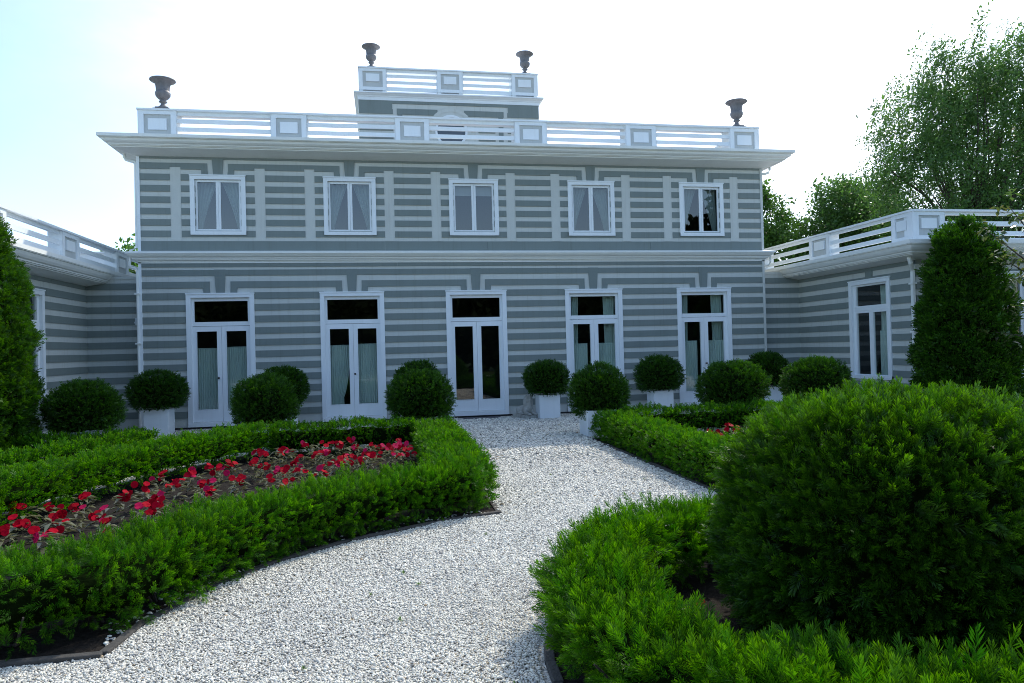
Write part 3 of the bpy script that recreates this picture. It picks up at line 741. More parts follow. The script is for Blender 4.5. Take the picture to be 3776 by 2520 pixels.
def make_pebbles():
    PX, PY, PR = [], [], []
    for d0, d1, dens, r in ((0, 5.6, 9800, .0065), (5.6, 8.2, 7000, .0077), (8.2, 11.5, 3300, .011), (11.5, 18.5, 800, .019)):
        n = int(dens * 14 * 22); x = rng.uniform(-8, 6, n); y = rng.uniform(-20, -.1, n)
        d = np.hypot(x - CAMP[0], y - CAMP[1]) + rng.normal(0, .25, n); k = (d > d0) & (d <= d1)
        u, v, dep = to_px(np.stack([x, y, np.zeros(n)], 1)); k &= (dep > .3) & (u > -.12) & (u < 1.08) & (v < 1.25)
        for b in (BEDL, BEDR, BEDL2): k &= ~inside(b, x, y)
        k &= np.hypot(x - RC[0], y - RC[1]) > 2.0
        k &= ~((y > -.6) & (abs(x) < .6))
        PX.append(x[k]); PY.append(y[k]); PR.append(np.full(k.sum(), r))
    # a few that strayed on to the soil by the kerb
    n = 420; t = rng.uniform(0, len(arcL) - 1.001, n); i = t.astype(int); A = np.array(arcL); p = A[i] + (A[i + 1] - A[i]) * (t - i)[:, None]
    p = p + (np.array([-5.5, -9.0]) - p) * (rng.exponential(.03, n))[:, None]
    PX.append(p[:, 0]); PY.append(p[:, 1]); PR.append(np.full(n, .012))
    x = np.concatenate(PX); y = np.concatenate(PY); r = np.concatenate(PR); n = len(x)
    r = r * np.exp(rng.normal(0, .24, n))
    sc = np.stack([r * rng.uniform(1, 1.45, n), r * rng.uniform(.75, 1.05, n), r * rng.uniform(.4, .68, n)], 1)
    V = ICO_V[None] * (1 + rng.normal(0, .10, (n, 12, 1))) * sc[:, None, :]
    V = np.einsum('nij,nkj->nki', rand_rot(n, .35), V)
    bump = .012 * np.sin(x * 1.7 + 1) * np.sin(y * 1.3) + .008 * np.sin(x * 4.1) * np.sin(y * 3.7 + 2)
    V += np.stack([x, y, r * rng.uniform(.1, .75, n) + np.maximum(bump, 0)], 1)[:, None, :]
    F = (ICO_F[None] + (np.arange(n) * 12)[:, None, None]).reshape(-1, 3)
    q = np.stack([x, y, 0 * x], 1); wear = .5 * wob(q, .55) + .35 * wob(q + 4, 1.7) + .3 * wob(q * np.array([2.6, .5, 1]) + 9, 1.1)
    u01 = rng.uniform(0, 1, n); u01 = np.where(u01 < .985, np.clip(u01 * (1 - .30 * np.clip(wear, 0, 1)) + .06 * np.clip(-wear, 0, 1), 0, .984), u01)
    rnd = np.repeat(u01, 12)
    return tag(mesh_np('gravel', V, [F], PEBBLE, smooth=True, attrs={'rnd': rnd}), 'white and grey pebbles covering the garden path', 'gravel', None, 'stuff')

# ------------------------------------------------------------------ foliage
def norm(v): return v / (np.linalg.norm(v, axis=-1, keepdims=True) + 1e-9)
def sprig_template(n, length, width, spread, curve=.25, seed=0, droop=0.0):
    """a shoot of unit length along +Z carrying n flat needles; returns verts (n*4,3) and tip weight."""
    r = np.random.default_rng(seed); V = []; T = []
    for k in range(n):
        t = .05 + .93 * (k + .5) / n
        az = (k % 2) * math.pi + r.normal(0, .55) if spread < 1.5 else r.uniform(0, 6.283)
        ln = length * (1 - .45 * t ** 3) * r.uniform(.8, 1.15)
        el = (.95 - .55 * t) * r.uniform(.8, 1.2)        # angle away from the shoot
        d = np.array([math.sin(el) * math.cos(az), math.sin(el) * math.sin(az), math.cos(el)])
        side = norm(np.cross(d, [math.cos(az + 1.3), math.sin(az + 1.3), .3])) * width * .5
        base = np.array([0, 0, t]); mid = base + d * ln * .5 + np.array([0, 0, curve * ln * .12]); tip = base + d * ln + np.array([0, 0, curve * ln * .3])
        V += [base, mid + side, tip, mid - side]; T += [.15 * t, .35 * t + .05, .5 * t + .25 * t * t, .35 * t + .05]
    return np.array(V), np.array(T)
def scatter(name, mat, pos, direc, scale, templates, parent=None, tipmul=1.0, rnd=None):
    """plants one template at every position; all leaves end up in one mesh part."""
    n = len(pos); z = norm(direc); h = rng.normal(size=(n, 3)); x = norm(np.cross(z, h)); y = np.cross(z, x)
    which = rng.integers(0, len(templates), n); VV, RR, TT = [], [], []
    rnd = rng.uniform(0, 1, n) if rnd is None else rnd
    young = np.clip(rng.normal(.75, .35, n), 0, 1.2) * tipmul
    for w_, (tv, tt) in enumerate(templates):
        k = np.where(which == w_)[0]
        if not len(k): continue
        s = scale[k][:, None, None]
        P = pos[k][:, None, :] + s * (tv[None, :, 0:1] * x[k][:, None, :] + tv[None, :, 1:2] * y[k][:, None, :] + tv[None, :, 2:3] * z[k][:, None, :])
        VV.append(P.reshape(-1, 3)); RR.append(np.repeat(rnd[k], len(tt))); TT.append((young[k][:, None] * tt[None]).ravel())
    V = np.concatenate(VV); F = np.arange(len(V)).reshape(-1, 4)
    return mesh_np(name, V, [F], mat, parent, attrs={'rnd': np.concatenate(RR), 'tip': np.concatenate(TT)})
T_NEAR = [sprig_template(n, .36, .036, 1, .3, s) for n, s in ((44, 1), (40, 2), (46, 3))] + [sprig_template(46, .33, .036, 2, .3, s) for s in (4, 5)]
T_MID = [sprig_template(n, .46, .10, 1, .3, s) for n, s in ((15, 1), (14, 2))] + [sprig_template(15, .42, .10, 2, .3, s) for s in (3, 4)]
T_FAR = [sprig_template(9, .55, .17, 2, .3, s) for s in (1, 2, 3)]

def wob(p, s=1.0):
    """cheap smooth noise in -1..1."""
    x, y, z = p[..., 0] * s, p[..., 1] * s, p[..., 2] * s
    return (np.sin(2.1 * x + 1.3 * y + .7) + np.sin(1.7 * y - 2.3 * z + 2.1 + np.sin(1.1 * x)) + np.sin(2.6 * z + 1.9 * x + np.sin(2.7 * y)) + .6 * np.sin(5.3 * x + 4.1 * y + 3.7 * z)) / 3.0

make_pebbles()
def polyline(path, s):
    P = np.array(path, float); seg = np.linalg.norm(P[1:] - P[:-1], axis=1); cum = np.concatenate([[0], np.cumsum(seg)])
    s = np.clip(s, 0, cum[-1]); i = np.clip(np.searchsorted(cum, s, side='right') - 1, 0, len(seg) - 1)
    t = (s - cum[i]) / seg[i]; p = P[i] + (P[i + 1] - P[i]) * t[:, None]
    # smooth the tangent over the corners
    def at(q):
        q = np.clip(q, 0, cum[-1]); j = np.clip(np.searchsorted(cum, q, side='right') - 1, 0, len(seg) - 1); return P[j] + (P[j + 1] - P[j]) * ((q - cum[j]) / seg[j])[:, None]
    tg = norm(at(s + .12) - at(s - .12)); return p, tg, cum[-1]

def hedge_profile(w, h, z0, rr=.12):
    """open outline (x,z) from the lower left, over the top, to the lower right, with outward normals."""
    pts = [(-w + .05, z0), (-w - .01, z0 + .12), (-w, h - rr)]
    pts += [(-w + rr - rr * math.cos(a), h - rr + rr * math.sin(a)) for a in np.linspace(.3, math.pi / 2, 4)]
    pts += [(-x, z) for x, z in reversed(pts)]
    return np.array(pts)

def hedge(label, path, w, h, dens, size, templ, z0=.13, lump=.032, mat=None, caps=True, group=None, stems=True, hvar=.03, seg_len=.47, core=True, tipmul=1.0, ssc=1.0, low_thin=.4, clump=17.0):
    root = tag(empty('hedge', (path[0][0], path[0][1], 0)), label, 'hedge', group)
    inv = np.array([path[0][0], path[0][1], 0.0])
    mat = mat or YEW
    pr = hedge_profile(w, h, z0); sl = np.linalg.norm(pr[1:] - pr[:-1], axis=1); pc = np.concatenate([[0], np.cumsum(sl)])
    _, _, Ltot = polyline(path, np.array([0.0]))
    n = int(dens * Ltot * pc[-1]); s = rng.uniform(0, Ltot, n); q = rng.uniform(0, pc[-1], n)
    i = np.clip(np.searchsorted(pc, q, side='right') - 1, 0, len(sl) - 1); t = (q - pc[i]) / sl[i]
    xz = pr[i] + (pr[i + 1] - pr[i]) * t[:, None]; tan = norm(pr[i + 1] - pr[i]); nx, nz = -tan[:, 1], tan[:, 0]
    c, tg, _ = polyline(path, s); side = np.stack([tg[:, 1], -tg[:, 0]], 1)     # to the right of travel
    pos = np.stack([c[:, 0] + side[:, 0] * xz[:, 0], c[:, 1] + side[:, 1] * xz[:, 0], xz[:, 1]], 1)
    nrm = np.stack([side[:, 0] * nx, side[:, 1] * nx, nz], 1)
    if caps:
        for e, sg in ((0.0, -1), (Ltot, 1)):
            m = int(dens * 2 * w * (h - z0)); c2, t2, _ = polyline(path, np.full(m, e)); sd = np.stack([t2[:, 1], -t2[:, 0]], 1); a = rng.uniform(-w, w, m)
            pos = np.concatenate([pos, np.stack([c2[:, 0] + sd[:, 0] * a, c2[:, 1] + sd[:, 1] * a, rng.uniform(z0, h, m)], 1)])
            nrm = np.concatenate([nrm, np.stack([t2[:, 0] * sg, t2[:, 1] * sg, np.zeros(m)], 1)])
    # every shrub of the row bulges on its own, with furrows between
    sh = np.abs(np.sin(np.pi * np.concatenate([s, np.zeros(len(pos) - len(s))]) / seg_len))
    bulge = lump * (wob(pos, 2.6) + .6 * wob(pos + 7, 6.0)) + .05 * (sh ** .6 - .75) * (np.abs(nrm[:, 2]) < .95)
    pos = pos + nrm * bulge[:, None]; pos[:, 2] += hvar * wob(pos * np.array([1, 1, 0]) + 3, 1.7) * (pos[:, 2] > .25)
    thin = (pos[:, 2] < z0 + .10) & (rng.uniform(0, 1, len(pos)) < low_thin); pos, nrm = pos[~thin], nrm[~thin]
    cl = wob(pos + .37, clump) + .5 * wob(pos - 1.9, clump * 1.9)
    k = rng.uniform(0, 1, len(pos)) > np.clip(-.1 - cl, 0, 1) * 1.1; pos, nrm, cl = pos[k], nrm[k], cl[k]
    inset = rng.uniform(0, 1, len(pos)) ** 1.6 * .09 + .035 * np.clip(.25 - cl, 0, 1.4)
    sc = size * np.exp(rng.normal(0, .22, len(pos)))
    pos = pos - nrm * (inset + .35 * sc * 0)[:, None]
    d = norm(nrm * .85 + np.array([0, 0, .4]) + rng.normal(0, .42, pos.shape))
    shade = np.clip(rng.uniform(0, 1, len(pos)) * .8 + .2 * (wob(pos, 1.3) * .5 + .5) * 1.0, 0, 1)
    scatter('foliage', mat, pos - inv, d, sc, templ, root, tipmul, shade)
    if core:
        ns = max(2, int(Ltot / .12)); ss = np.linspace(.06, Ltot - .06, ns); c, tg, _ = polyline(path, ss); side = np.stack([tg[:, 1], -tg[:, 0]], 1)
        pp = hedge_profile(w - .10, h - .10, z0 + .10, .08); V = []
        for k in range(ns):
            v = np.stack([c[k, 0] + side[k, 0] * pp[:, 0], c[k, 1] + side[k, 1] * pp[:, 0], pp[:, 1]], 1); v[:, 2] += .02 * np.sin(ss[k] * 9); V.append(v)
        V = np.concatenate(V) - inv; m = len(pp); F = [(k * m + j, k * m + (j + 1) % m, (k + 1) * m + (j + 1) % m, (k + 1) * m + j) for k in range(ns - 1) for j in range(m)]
        mb = MB(); mb.add(V, F + [tuple(range(m)), tuple((ns - 1) * m + j for j in range(m))]); mb.build('shade_hull', CORE, root)  # dark hull stands in for the unlit depth behind the sprigs
    if stems:
        k = max(2, int(Ltot / seg_len)); ss = (np.arange(k) + .5) * Ltot / k; c, tg, _ = polyline(path, ss)
        for j in range(k):
            mb = MB()
            for a in range(6):
                b = np.array([c[j, 0], c[j, 1], 0]) + rng.normal(0, .03, 3) * [1, 1, 0]; e = b + np.array([*rng.normal(0, .15, 2), z0 + .24]); md = (b + e) / 2 + rng.normal(0, .03, 3)
                mb.tube([b - inv, md - inv, e - inv], [.014 * ssc, .010 * ssc, .006 * ssc], 5)
            mb.build('stem', BARK, root)
    return root

# left bed: arc hedge in front, arm along the path, back run, slanting arm, and the bed behind it
arcc = [(-1.50, -10.75), (-2.25, -11.06), (-2.95, -11.52), (-3.5, -12.06), (-3.93, -12.68), (-4.22, -13.38), (-4.70, -13.70)]
hedge('clipped green hedge curving along the front of the red flower bed at the left', arcc + [(-5.4, -13.74), (-7.4, -13.74)], .30, .49, 950, .09, T_NEAR, z0=.03, lump=.035, low_thin=.1)
hedge('straight clipped hedge on the left side of the central gravel path', [(-1.56, -5.6), (-1.56, -8.2), (-1.58, -10.75)], .33, .50, 950, .075, T_MID, z0=.06)
hedge('low back hedge between the red flower bed and the second door', [(-4.35, -5.75), (-1.9, -5.72)], .28, .53, 950, .075, T_MID, z0=.05)
hedge('slanting bare-stemmed hedge behind the red flowers at the far left', [(-4.55, -5.75), (-4.95, -6.45), (-5.6, -7.6), (-6.15, -9.1), (-6.55, -10.7), (-6.95, -12.3), (-7.3, -13.3)], .32, .54, 1000, .078, T_MID, z0=.10)
hedge('narrow hedge row across the path behind the slanting left hedge', [(-6.35, -5.75), (-6.75, -6.6), (-7.35, -7.8), (-7.9, -9.3), (-8.4, -11.2)], .25, .49, 800, .08, T_FAR, z0=.13)
hedge('farthest left hedge, in front of the dark round bush by the wing', [(-6.45, -5.45), (-9.2, -5.4)], .25, .46, 800, .08, T_FAR, z0=.13)
# right bed
hedge('straight clipped hedge on the right side of the central gravel path', [(1.80, -5.42), (1.76, -8.2), (1.75, -10.75)], .30, .51, 1000, .072, T_MID, z0=.03)
hedge('back hedge of the right bed, in shade before the two right doors', [(2.1, -5.62), (6.9, -5.62)], .28, .53, 900, .075, T_MID, z0=.05)
hedge('curved front hedge of the right bed, mostly hidden by the big yew', [(-x + .2, y) for x, y in arcc] + [(5.6, -13.68), (7.6, -13.68)], .33, .56, 300, .12, T_FAR, stems=False)
# round bed in the foreground: ring hedge and the big clipped yew inside it
ringc = arc(RC, 1.645, 38, 38 - 352, 66)
hedge('low ring hedge of bright yew in the right foreground', ringc, .245, .49, 1100, .10, T_NEAR, z0=.06, lump=.055, hvar=.05, tipmul=1.05, caps=True, seg_len=.6)

def bush(label, cat, loc, shape, dens, size, templ, mat, name='yew_bush', group=None, upb=.35, jitter=.4, lump=.06, corescale=.86, trunk=None, tipmul=1.0, depth=.14, thin_low=0.0, clump=15.0):
    """shape: (u in -1..1 heights, radius function)  -> radius(z01), height range."""
    zlo, zhi, rad = shape
    root = tag(empty(name, loc), label, cat, group); 
    zs = np.linspace(0, 1, 80); rr = np.array([rad(t) for t in zs]); dz = (zhi - zlo) / 79
    sl = np.sqrt(np.diff(rr) ** 2 + dz ** 2) * (rr[1:] + rr[:-1]) * math.pi; cum = np.concatenate([[0], np.cumsum(sl)])
    n = int(dens * cum[-1]); q = rng.uniform(0, cum[-1], n); i = np.clip(np.searchsorted(cum, q, side='right') - 1, 0, 78); t = (q - cum[i]) / np.maximum(sl[i], 1e-9)
    r = rr[i] + (rr[i + 1] - rr[i]) * t; z = zlo + (zs[i] + t / 79) * (zhi - zlo); dr = (rr[i + 1] - rr[i]) / dz
    a = rng.uniform(0, 6.283, n); nrm = norm(np.stack([np.cos(a), np.sin(a), -dr], 1)); pos = np.stack([r * np.cos(a), r * np.sin(a), z], 1)
    off = np.array(loc)
    pos = pos + nrm * (lump * (wob(pos + off, 2.8) + .6 * wob(pos + off + 5, 6.5)))[:, None]
    if thin_low:
        k = rng.uniform(0, 1, n) < 1 - thin_low * np.clip(1 - (z - zlo) / .25, 0, 1); pos, nrm = pos[k], nrm[k]; n = len(pos)
    cl = wob(pos + .37 + off, clump) + .5 * wob(pos - 1.9 + off, clump * 1.9); k = rng.uniform(0, 1, n) > np.clip(-.15 - cl, 0, 1); pos, nrm, cl = pos[k], nrm[k], cl[k]; n = len(pos)
    pos = pos - nrm * (rng.uniform(0, 1, n) ** 1.5 * depth * .8 + .28 * depth * np.clip(.25 - cl, 0, 1.4))[:, None]
    d = norm(nrm * .8 + np.array([0, 0, upb]) + rng.normal(0, jitter, pos.shape))
    scatter('foliage', mat, pos, d, size * np.exp(rng.normal(0, .2, n)), templ, root, tipmul)
    mb = MB(); k = 14; mb.lathe([(max(.01, rad(t) * corescale - .03), zlo + .04 + (zhi - zlo - .12) * t) for t in np.linspace(0, 1, k)], 20); mb.build('shade_hull', CORE, root, smooth=True)  # hull in near-black paints the shade within the bush
    if trunk:
        mb = MB(); mb.tube([(0, 0, trunk[0]), (.01, 0, (trunk[0] + trunk[1]) / 2), (0, .01, trunk[1])], [trunk[2], trunk[2] * .85, trunk[2] * .7], 8); mb.build('trunk', BARK, root)
    return root
def ell(w, flat=.62, p=2.3):
    """clipped ball: widest at 'flat' from the top... a dome over a short undercut."""
    def f(t):
        c = 1 - flat
        u = (t - c) / flat if t > c else (c - t) / c * .80
        return w * max(0.0, 1 - min(1, u) ** p) ** (1 / p)
    return f
bush('very large dark clipped yew bush in the centre of the foreground ring hedge', 'bush', (.47, -14.95, 0), (.05, 1.43, ell(.93, .60, 2.6)), 1800, .09, T_NEAR, YEWBUSH, upb=.25, jitter=.42, lump=.05, depth=.12, trunk=(0, .5, .05), tipmul=1.2)

# ------------------------------------------------------------------ clipped yew balls, six by the wall and six in front
def planter(loc, label, size=.52, h=.58):
    r = tag(empty('planter', loc), label, 'planter', 'square white planters')
    m = MB(); s = size / 2; th = .03
    m.box(-s, s, -s, -s + th, .02, h); m.box(-s, s, s - th, s, .02, h); m.box(-s, -s + th, -s + th, s - th, .02, h); m.box(s - th, s, -s + th, s - th, .02, h); m.box(-s + th, s - th, -s + th, s - th, .02, .05)
    m.build('box', WHITE, r, bevel=.006)
    m = MB(); s2 = s + .012
    for a in (-s, s):
        for b in (-s, s): m.box(a - .02 * (1 if a > 0 else -1) - .03, a - .02 * (1 if a > 0 else -1) + .03, b - .02 * (1 if b > 0 else -1) - .03, b - .02 * (1 if b > 0 else -1) + .03, 0, .022)
    m.build('feet', BLACK, r)
    m = MB(); m.box(-s + th, s - th, -s + th, s - th, h - .08, h - .05); m.build('soil', SOIL, r); return r
back = [(-7.5, 'dark clipped yew ball in a white box at the left end of the house front', .68, 'white box planter under the yew ball at the left end of the house front'),
        (-4.74, 'dark yew ball by the wall between the first and second doors', .62, 'white box planter by the wall between the first and second doors'),
        (-1.61, 'dark yew ball by the wall just left of the middle door', .60, 'white box planter by the wall just left of the middle door'),
        (1.60, 'dark clipped yew ball in a white box right of the middle door beside the statue', .62, 'white box planter beside the stone sphinx'),
        (4.58, 'dark clipped yew ball in a white box between the two right doors', .66, 'white box planter between the two right doors'),
        (7.62, 'dark yew ball by the wall right of the last door', .60, 'white box planter right of the last door')]
for k, (x, lab, r, lab2) in enumerate(back):
    y = -1.08
    planter((x, y, 0), lab2, .52, .60)
    bush(lab, 'bush', (x - .02, y, 0), (.60, 1.43 + .02 * (k % 3), ell(r - .075, .58, 2.2)), 1150, .072, T_MID if k in (0, 3, 4) else T_FAR, YEWBALL, name='yew_ball', group='clipped yew balls along the house', lump=.035, trunk=(.5, .8, .04))
front = [(-7.75, 'large dark round yew bush before the left wing', .70, 'white planter under the round bush before the left wing'),
         (-4.60, 'sunlit yew ball in front of the wall between the first and second doors', .64, 'white planter behind the back hedge, between first and second doors'),
         (-1.74, 'yew ball standing at the end of the left path hedge', .68, 'white planter at the end of the left path hedge'),
         (1.80, 'yew ball standing at the end of the right path hedge', .66, 'white planter showing left of the right path hedge'),
         (4.70, 'yew ball in front of the last door on the right', .76, 'white planter behind the right bed hedge before the last door'),
         (6.62, 'yew ball farthest right, before the right wing window', .75, 'white planter under the ball before the right wing window')]
for k, (x, lab, r, lab2) in enumerate(front):
    y = -4.78 if k != 0 else -4.6
    planter((x - (.05 if k == 3 else 0), y - (.1 if k == 3 else 0), 0), lab2, .6, .52)
    bush(lab, 'bush', (x, y, 0), (.46 if k != 3 else .38, 1.36, ell(r - .085, .58, 2.2)), 1150, .075, T_MID, YEWBALL, name='yew_ball', group='clipped yew balls along the house', lump=.05, trunk=(.4, .8, .04), tipmul=1.25)
# tall yews before the wings
def cone(R, top=.42):
    def f(t):
        if t < .05: return R * (.80 + 4 * t)
        return R * (1 - .13 * t - .46 * t ** 2.2) * min(1, max(0, (1 - t) / .10)) ** .5
    return f
bush('tall tapering dark yew in front of the right wing corner', 'tree', (9.67, -5.45, 0), (.05, 4.26, cone(.98)), 900, .11, T_FAR, YEWCONE, name='columnar_yew', group='tall yews before the wings', upb=.5, lump=.16, depth=.2, trunk=(0, 1.2, .09))
bush('tall sunlit yew column at the left edge before the left wing', 'tree', (-9.62, -5.3, 0), (.05, 4.55, lambda t: 1.24 * (1 - .05 * t - .38 * t ** 3) * min(1, max(0, (1 - t) / .10)) ** .5), 900, .115, T_MID, YEWCONE, name='columnar_yew', group='tall yews before the wings', upb=.5, lump=.13, depth=.2, trunk=(0, 1.2, .09), tipmul=1.15)

# ------------------------------------------------------------------ impatiens
def leafquad(V, T, base, d, ln, wd, bend):
    up = np.array([0, 0, 1.0]); side = norm(np.cross(d, up)); m = base + d * ln * .5 + up * bend * ln * .5; tip = base + d * ln - up * bend * ln * .2
    V += [base, m + side * wd / 2, tip, m - side * wd / 2]; T += [.0, .5, 1, .5]
def impatiens_meshes(seed):
    r = np.random.default_rng(seed); V, T = [], []; H = r.uniform(.18, .25)
    for k in range(28):
        a = r.uniform(0, 6.283); z = r.uniform(.03, H); rad = r.uniform(.0, .05); b = np.array([rad * math.cos(a), rad * math.sin(a), z]); e = r.uniform(-.45, .5)
        d = np.array([math.cos(a) * math.cos(e), math.sin(a) * math.cos(e), math.sin(e)]); leafquad(V, T, b, d, r.uniform(.09, .14), r.uniform(.034, .046), .25)
    V = np.array(V); me = mesh_np('leaves', V, [np.arange(len(V)).reshape(-1, 4)], IMPLEAF, attrs={'rnd': np.repeat(r.uniform(0, 1, len(V) // 4), 4), 'tip': np.array(T) * .5}); lm = me.data; bpy.data.objects.remove(me)
    return lm, H
def flower_mesh(seed):
    r = np.random.default_rng(100 + seed); V, F = [], []
    for k in range(5):
        a = 2 * math.pi * k / 5 + r.normal(0, .1); ln = .034 * r.uniform(.92, 1.1); wd = .057; c, s = math.cos(a), math.sin(a); b = len(V); lift = r.uniform(.0, .16)
        for u, v, z in ((0, 0, 0), (.45, -.42, .10), (.45, .42, .10), (.85, -.40, .06), (.85, .40, .06), (1.08, 0, -.05), (.55, 0, .03)):
            x, y = u * ln, v * wd; V.append((x * c - y * s, x * s + y * c, (z + lift * u) * ln))
        F += [(b, b + 1, b + 6), (b, b + 6, b + 2), (b + 1, b + 3, b + 6), (b + 2, b + 6, b + 4), (b + 3, b + 5, b + 6), (b + 6, b + 5, b + 4)]
    o = mesh_np('flower', V, [np.array(F)], PETAL, smooth=True, attrs={'rnd': np.full(len(V), r.uniform(0, 1))}); m = o.data; bpy.data.objects.remove(o); return m
LEAFM = [impatiens_meshes(k) for k in range(5)]; FLM = [flower_mesh(k) for k in range(7)]
def impatiens(x, y, nf, label, group, s=1.0, z=.012):
    root = tag(empty('impatiens_plant', (x, y, z), rng.uniform(0, 6.28)), label, 'flower', group)
    lm, H = LEAFM[rng.integers(0, 5)]; lo = bpy.data.objects.new('leaves', lm); link(lo, root); lo.scale = (s,) * 3
    for k in range(nf):
        f = bpy.data.objects.new('flower', FLM[rng.integers(0, 7)]); link(f, root); a = rng.uniform(0, 6.28); rad = rng.uniform(.01, .10)
        f.location = (rad * math.cos(a) * s, rad * math.sin(a) * s, (H + rng.uniform(-.03, .06)) * s); f.rotation_euler = (rng.normal(.75, .35), rng.normal(0, .3), rng.uniform(-.8, .8) - root.rotation_euler.z); f.scale = (s * rng.uniform(.85, 1.15),) * 3
FL = [(-5.85, -11.46, 1), (-6.16, -10.5, 1), (-5.89, -11.0, 2), (-5.93, -10.35, 1), (-5.72, -10.03, 2), (-5.54, -10.68, 2), (-5.52, -11.13, 4), (-5.38, -11.65, 1), (-5.31, -11.94, 1), (-5.23, -10.23, 3), (-5.16, -11.02, 2), (-4.98, -11.47, 1), (-5.17, -9.78, 1), (-4.75, -10.94, 4), (-4.84, -10.44, 2), (-4.93, -10.14, 1), (-5.22, -9.02, 1), (-4.9, -9.53, 3), (-4.85, -8.9, 2), (-4.63, -9.45, 1), (-4.49, -9.71, 1), (-4.39, -10.25, 2), (-4.74, -8.31, 1), (-4.58, -8.7, 2), (-4.56, -7.96, 2), (-4.26, -9.17, 2), (-4.16, -9.6, 1), (-4.31, -7.16, 2), (-4.01, -6.49, 3), (-3.95, -7.33, 2), (-4.12, -7.74, 1), (-4.24, -8.22, 2), (-4.03, -8.51, 2), (-3.68, -8.06, 3), (-3.8, -8.79, 2), (-3.66, -9.13, 3), (-3.81, -9.53, 1), (-3.68, -7.12, 1), (-3.67, -6.46, 2), (-3.55, -8.67, 1), (-3.48, -6.76, 1), (-3.36, -7.1, 1), (-3.3, -7.82, 2), (-3.23, -8.12, 1), (-3.27, -9.02, 1), (-3.27, -6.2, 2), (-3.11, -6.67, 1), (-3.05, -7.58, 2), (-3.04, -8.74, 1), (-2.96, -8.0, 2), (-2.7, -7.78, 2), (-2.59, -8.34, 4), (-2.69, -6.35, 1), (-2.7, -7.2, 1), (-2.22, -6.37, 2), (-2.32, -7.26, 1), (-2.1, -7.02, 2), (-2.27, -7.96, 1), (-2.12, -7.43, 1), (-2.1, -7.87, 1)]
FL += [(-2.9, -6.9, 2), (-2.5, -6.8, 2), (-2.85, -8.5, 2), (-3.45, -7.5, 2), (-3.0, -6.2, 2), (-3.6, -9.6, 2), (-3.95, -6.95, 2), (-2.3, -7.6, 2)]
for x, y, c in FL: impatiens(x, y, 3 + c, 'red flowered plant with bronze leaves in the left hedged bed', 'red flowers of the left bed', rng.uniform(.95, 1.2))
for x, y in ((3.2, -7.0), (3.45, -7.05), (3.75, -6.9), (3.0, -7.6), (3.6, -7.5), (4.1, -7.2), (2.6, -7.1), (4.6, -7.0), (3.9, -7.9), (5.0, -7.4)): impatiens(x, y, 6, 'red flowered plant in the right bed between its hedges', 'red flowers of the right bed', 1.15)
impatiens(-.60, -14.58, 2, 'single red flowered plant low between the ring hedge and the big yew', None, .85)

# garden spotlight among the flowers
sp = tag(empty('garden_spotlight', (-4.05, -10.85, .012)), 'short black garden spotlight standing among the red flowers', 'garden light')
m = MB(); m.lathe([(.045, 0), (.05, .01), (.05, .19), (.047, .2)], 16); m.build('housing', BLACK, sp, smooth=False)
m = MB(); m.lathe([(.062, .2), (.064, .21), (.064, .245), (.058, .26), (.04, .262), (.038, .245)], 16); m.build('cap', BLACK, sp)

# weeds in the gravel
def weed(x, y, s):
    n = 14; a = rng.uniform(0, 6.283, n); V, T = [], []
    for k in range(n):
        e = rng.uniform(.1, 1.2); leafquad(V, T, np.zeros(3), np.array([math.cos(a[k]) * math.cos(e), math.sin(a[k]) * math.cos(e), math.sin(e)]), rng.uniform(.03, .07) * s, .012 * s, .1)
    V = np.array(V); o = mesh_np('weed_tuft', V, [np.arange(len(V)).reshape(-1, 4)], WEED, attrs={'rnd': np.repeat(rng.uniform(0, 1, n), 4), 'tip': np.array(T) * .5}); o.location = (x, y, .012)
    tag(o, 'tiny green weed growing out of the white gravel path', 'weed', 'weeds in the gravel')
for x, y, s in ((-1.78, -15.02, 1), (-2.35, -13.9, .6), (-2.2, -13.2, .6), (-2.3, -12.9, .6), (-2.55, -13.35, .5), (-1.5, -11.9, .5), (-.2, -9.0, .7), (.9, -9.7, .7), (-2.9, -14.5, .5)): weed(x, y, s)

# ------------------------------------------------------------------ stone sphinx by the middle door
sph = tag(empty('sphinx_statue', (1.12, -.72, 0), math.radians(14)), 'grey weathered stone sphinx lying on a slab right of the middle door', 'statue')
m = MB(); m.box(-.20, .20, -.42, .42, 0, .075); m.box(-.185, .185, -.405, .405, .075, .09); m.build('slab', STONE, sph, bevel=.012)
def ellipsoid(mb, c, r, rot=None, seg=16, rings=10):
    pts = []; R = rot if rot is not None else np.eye(3)
    for j in range(rings + 1):
        t = math.pi * j / rings
        for i in range(seg):
            a = 2 * math.pi * i / seg; pts.append(np.array(c) + R @ np.array([r[0] * math.sin(t) * math.cos(a), r[1] * math.sin(t) * math.sin(a), r[2] * math.cos(t)]))
    mb.add(pts, [(j * seg + i, j * seg + (i + 1) % seg, (j + 1) * seg + (i + 1) % seg, (j + 1) * seg + i) for j in range(rings) for i in range(seg)])
def rx(a): c, s = math.cos(a), math.sin(a); return np.array([[1, 0, 0], [0, c, -s], [0, s, c]])
m = MB()
ellipsoid(m, (0, .12, .20), (.105, .27, .115)); ellipsoid(m, (0, -.10, .24), (.115, .15, .16), rx(.35)); ellipsoid(m, (0, -.13, .34), (.085, .10, .12))
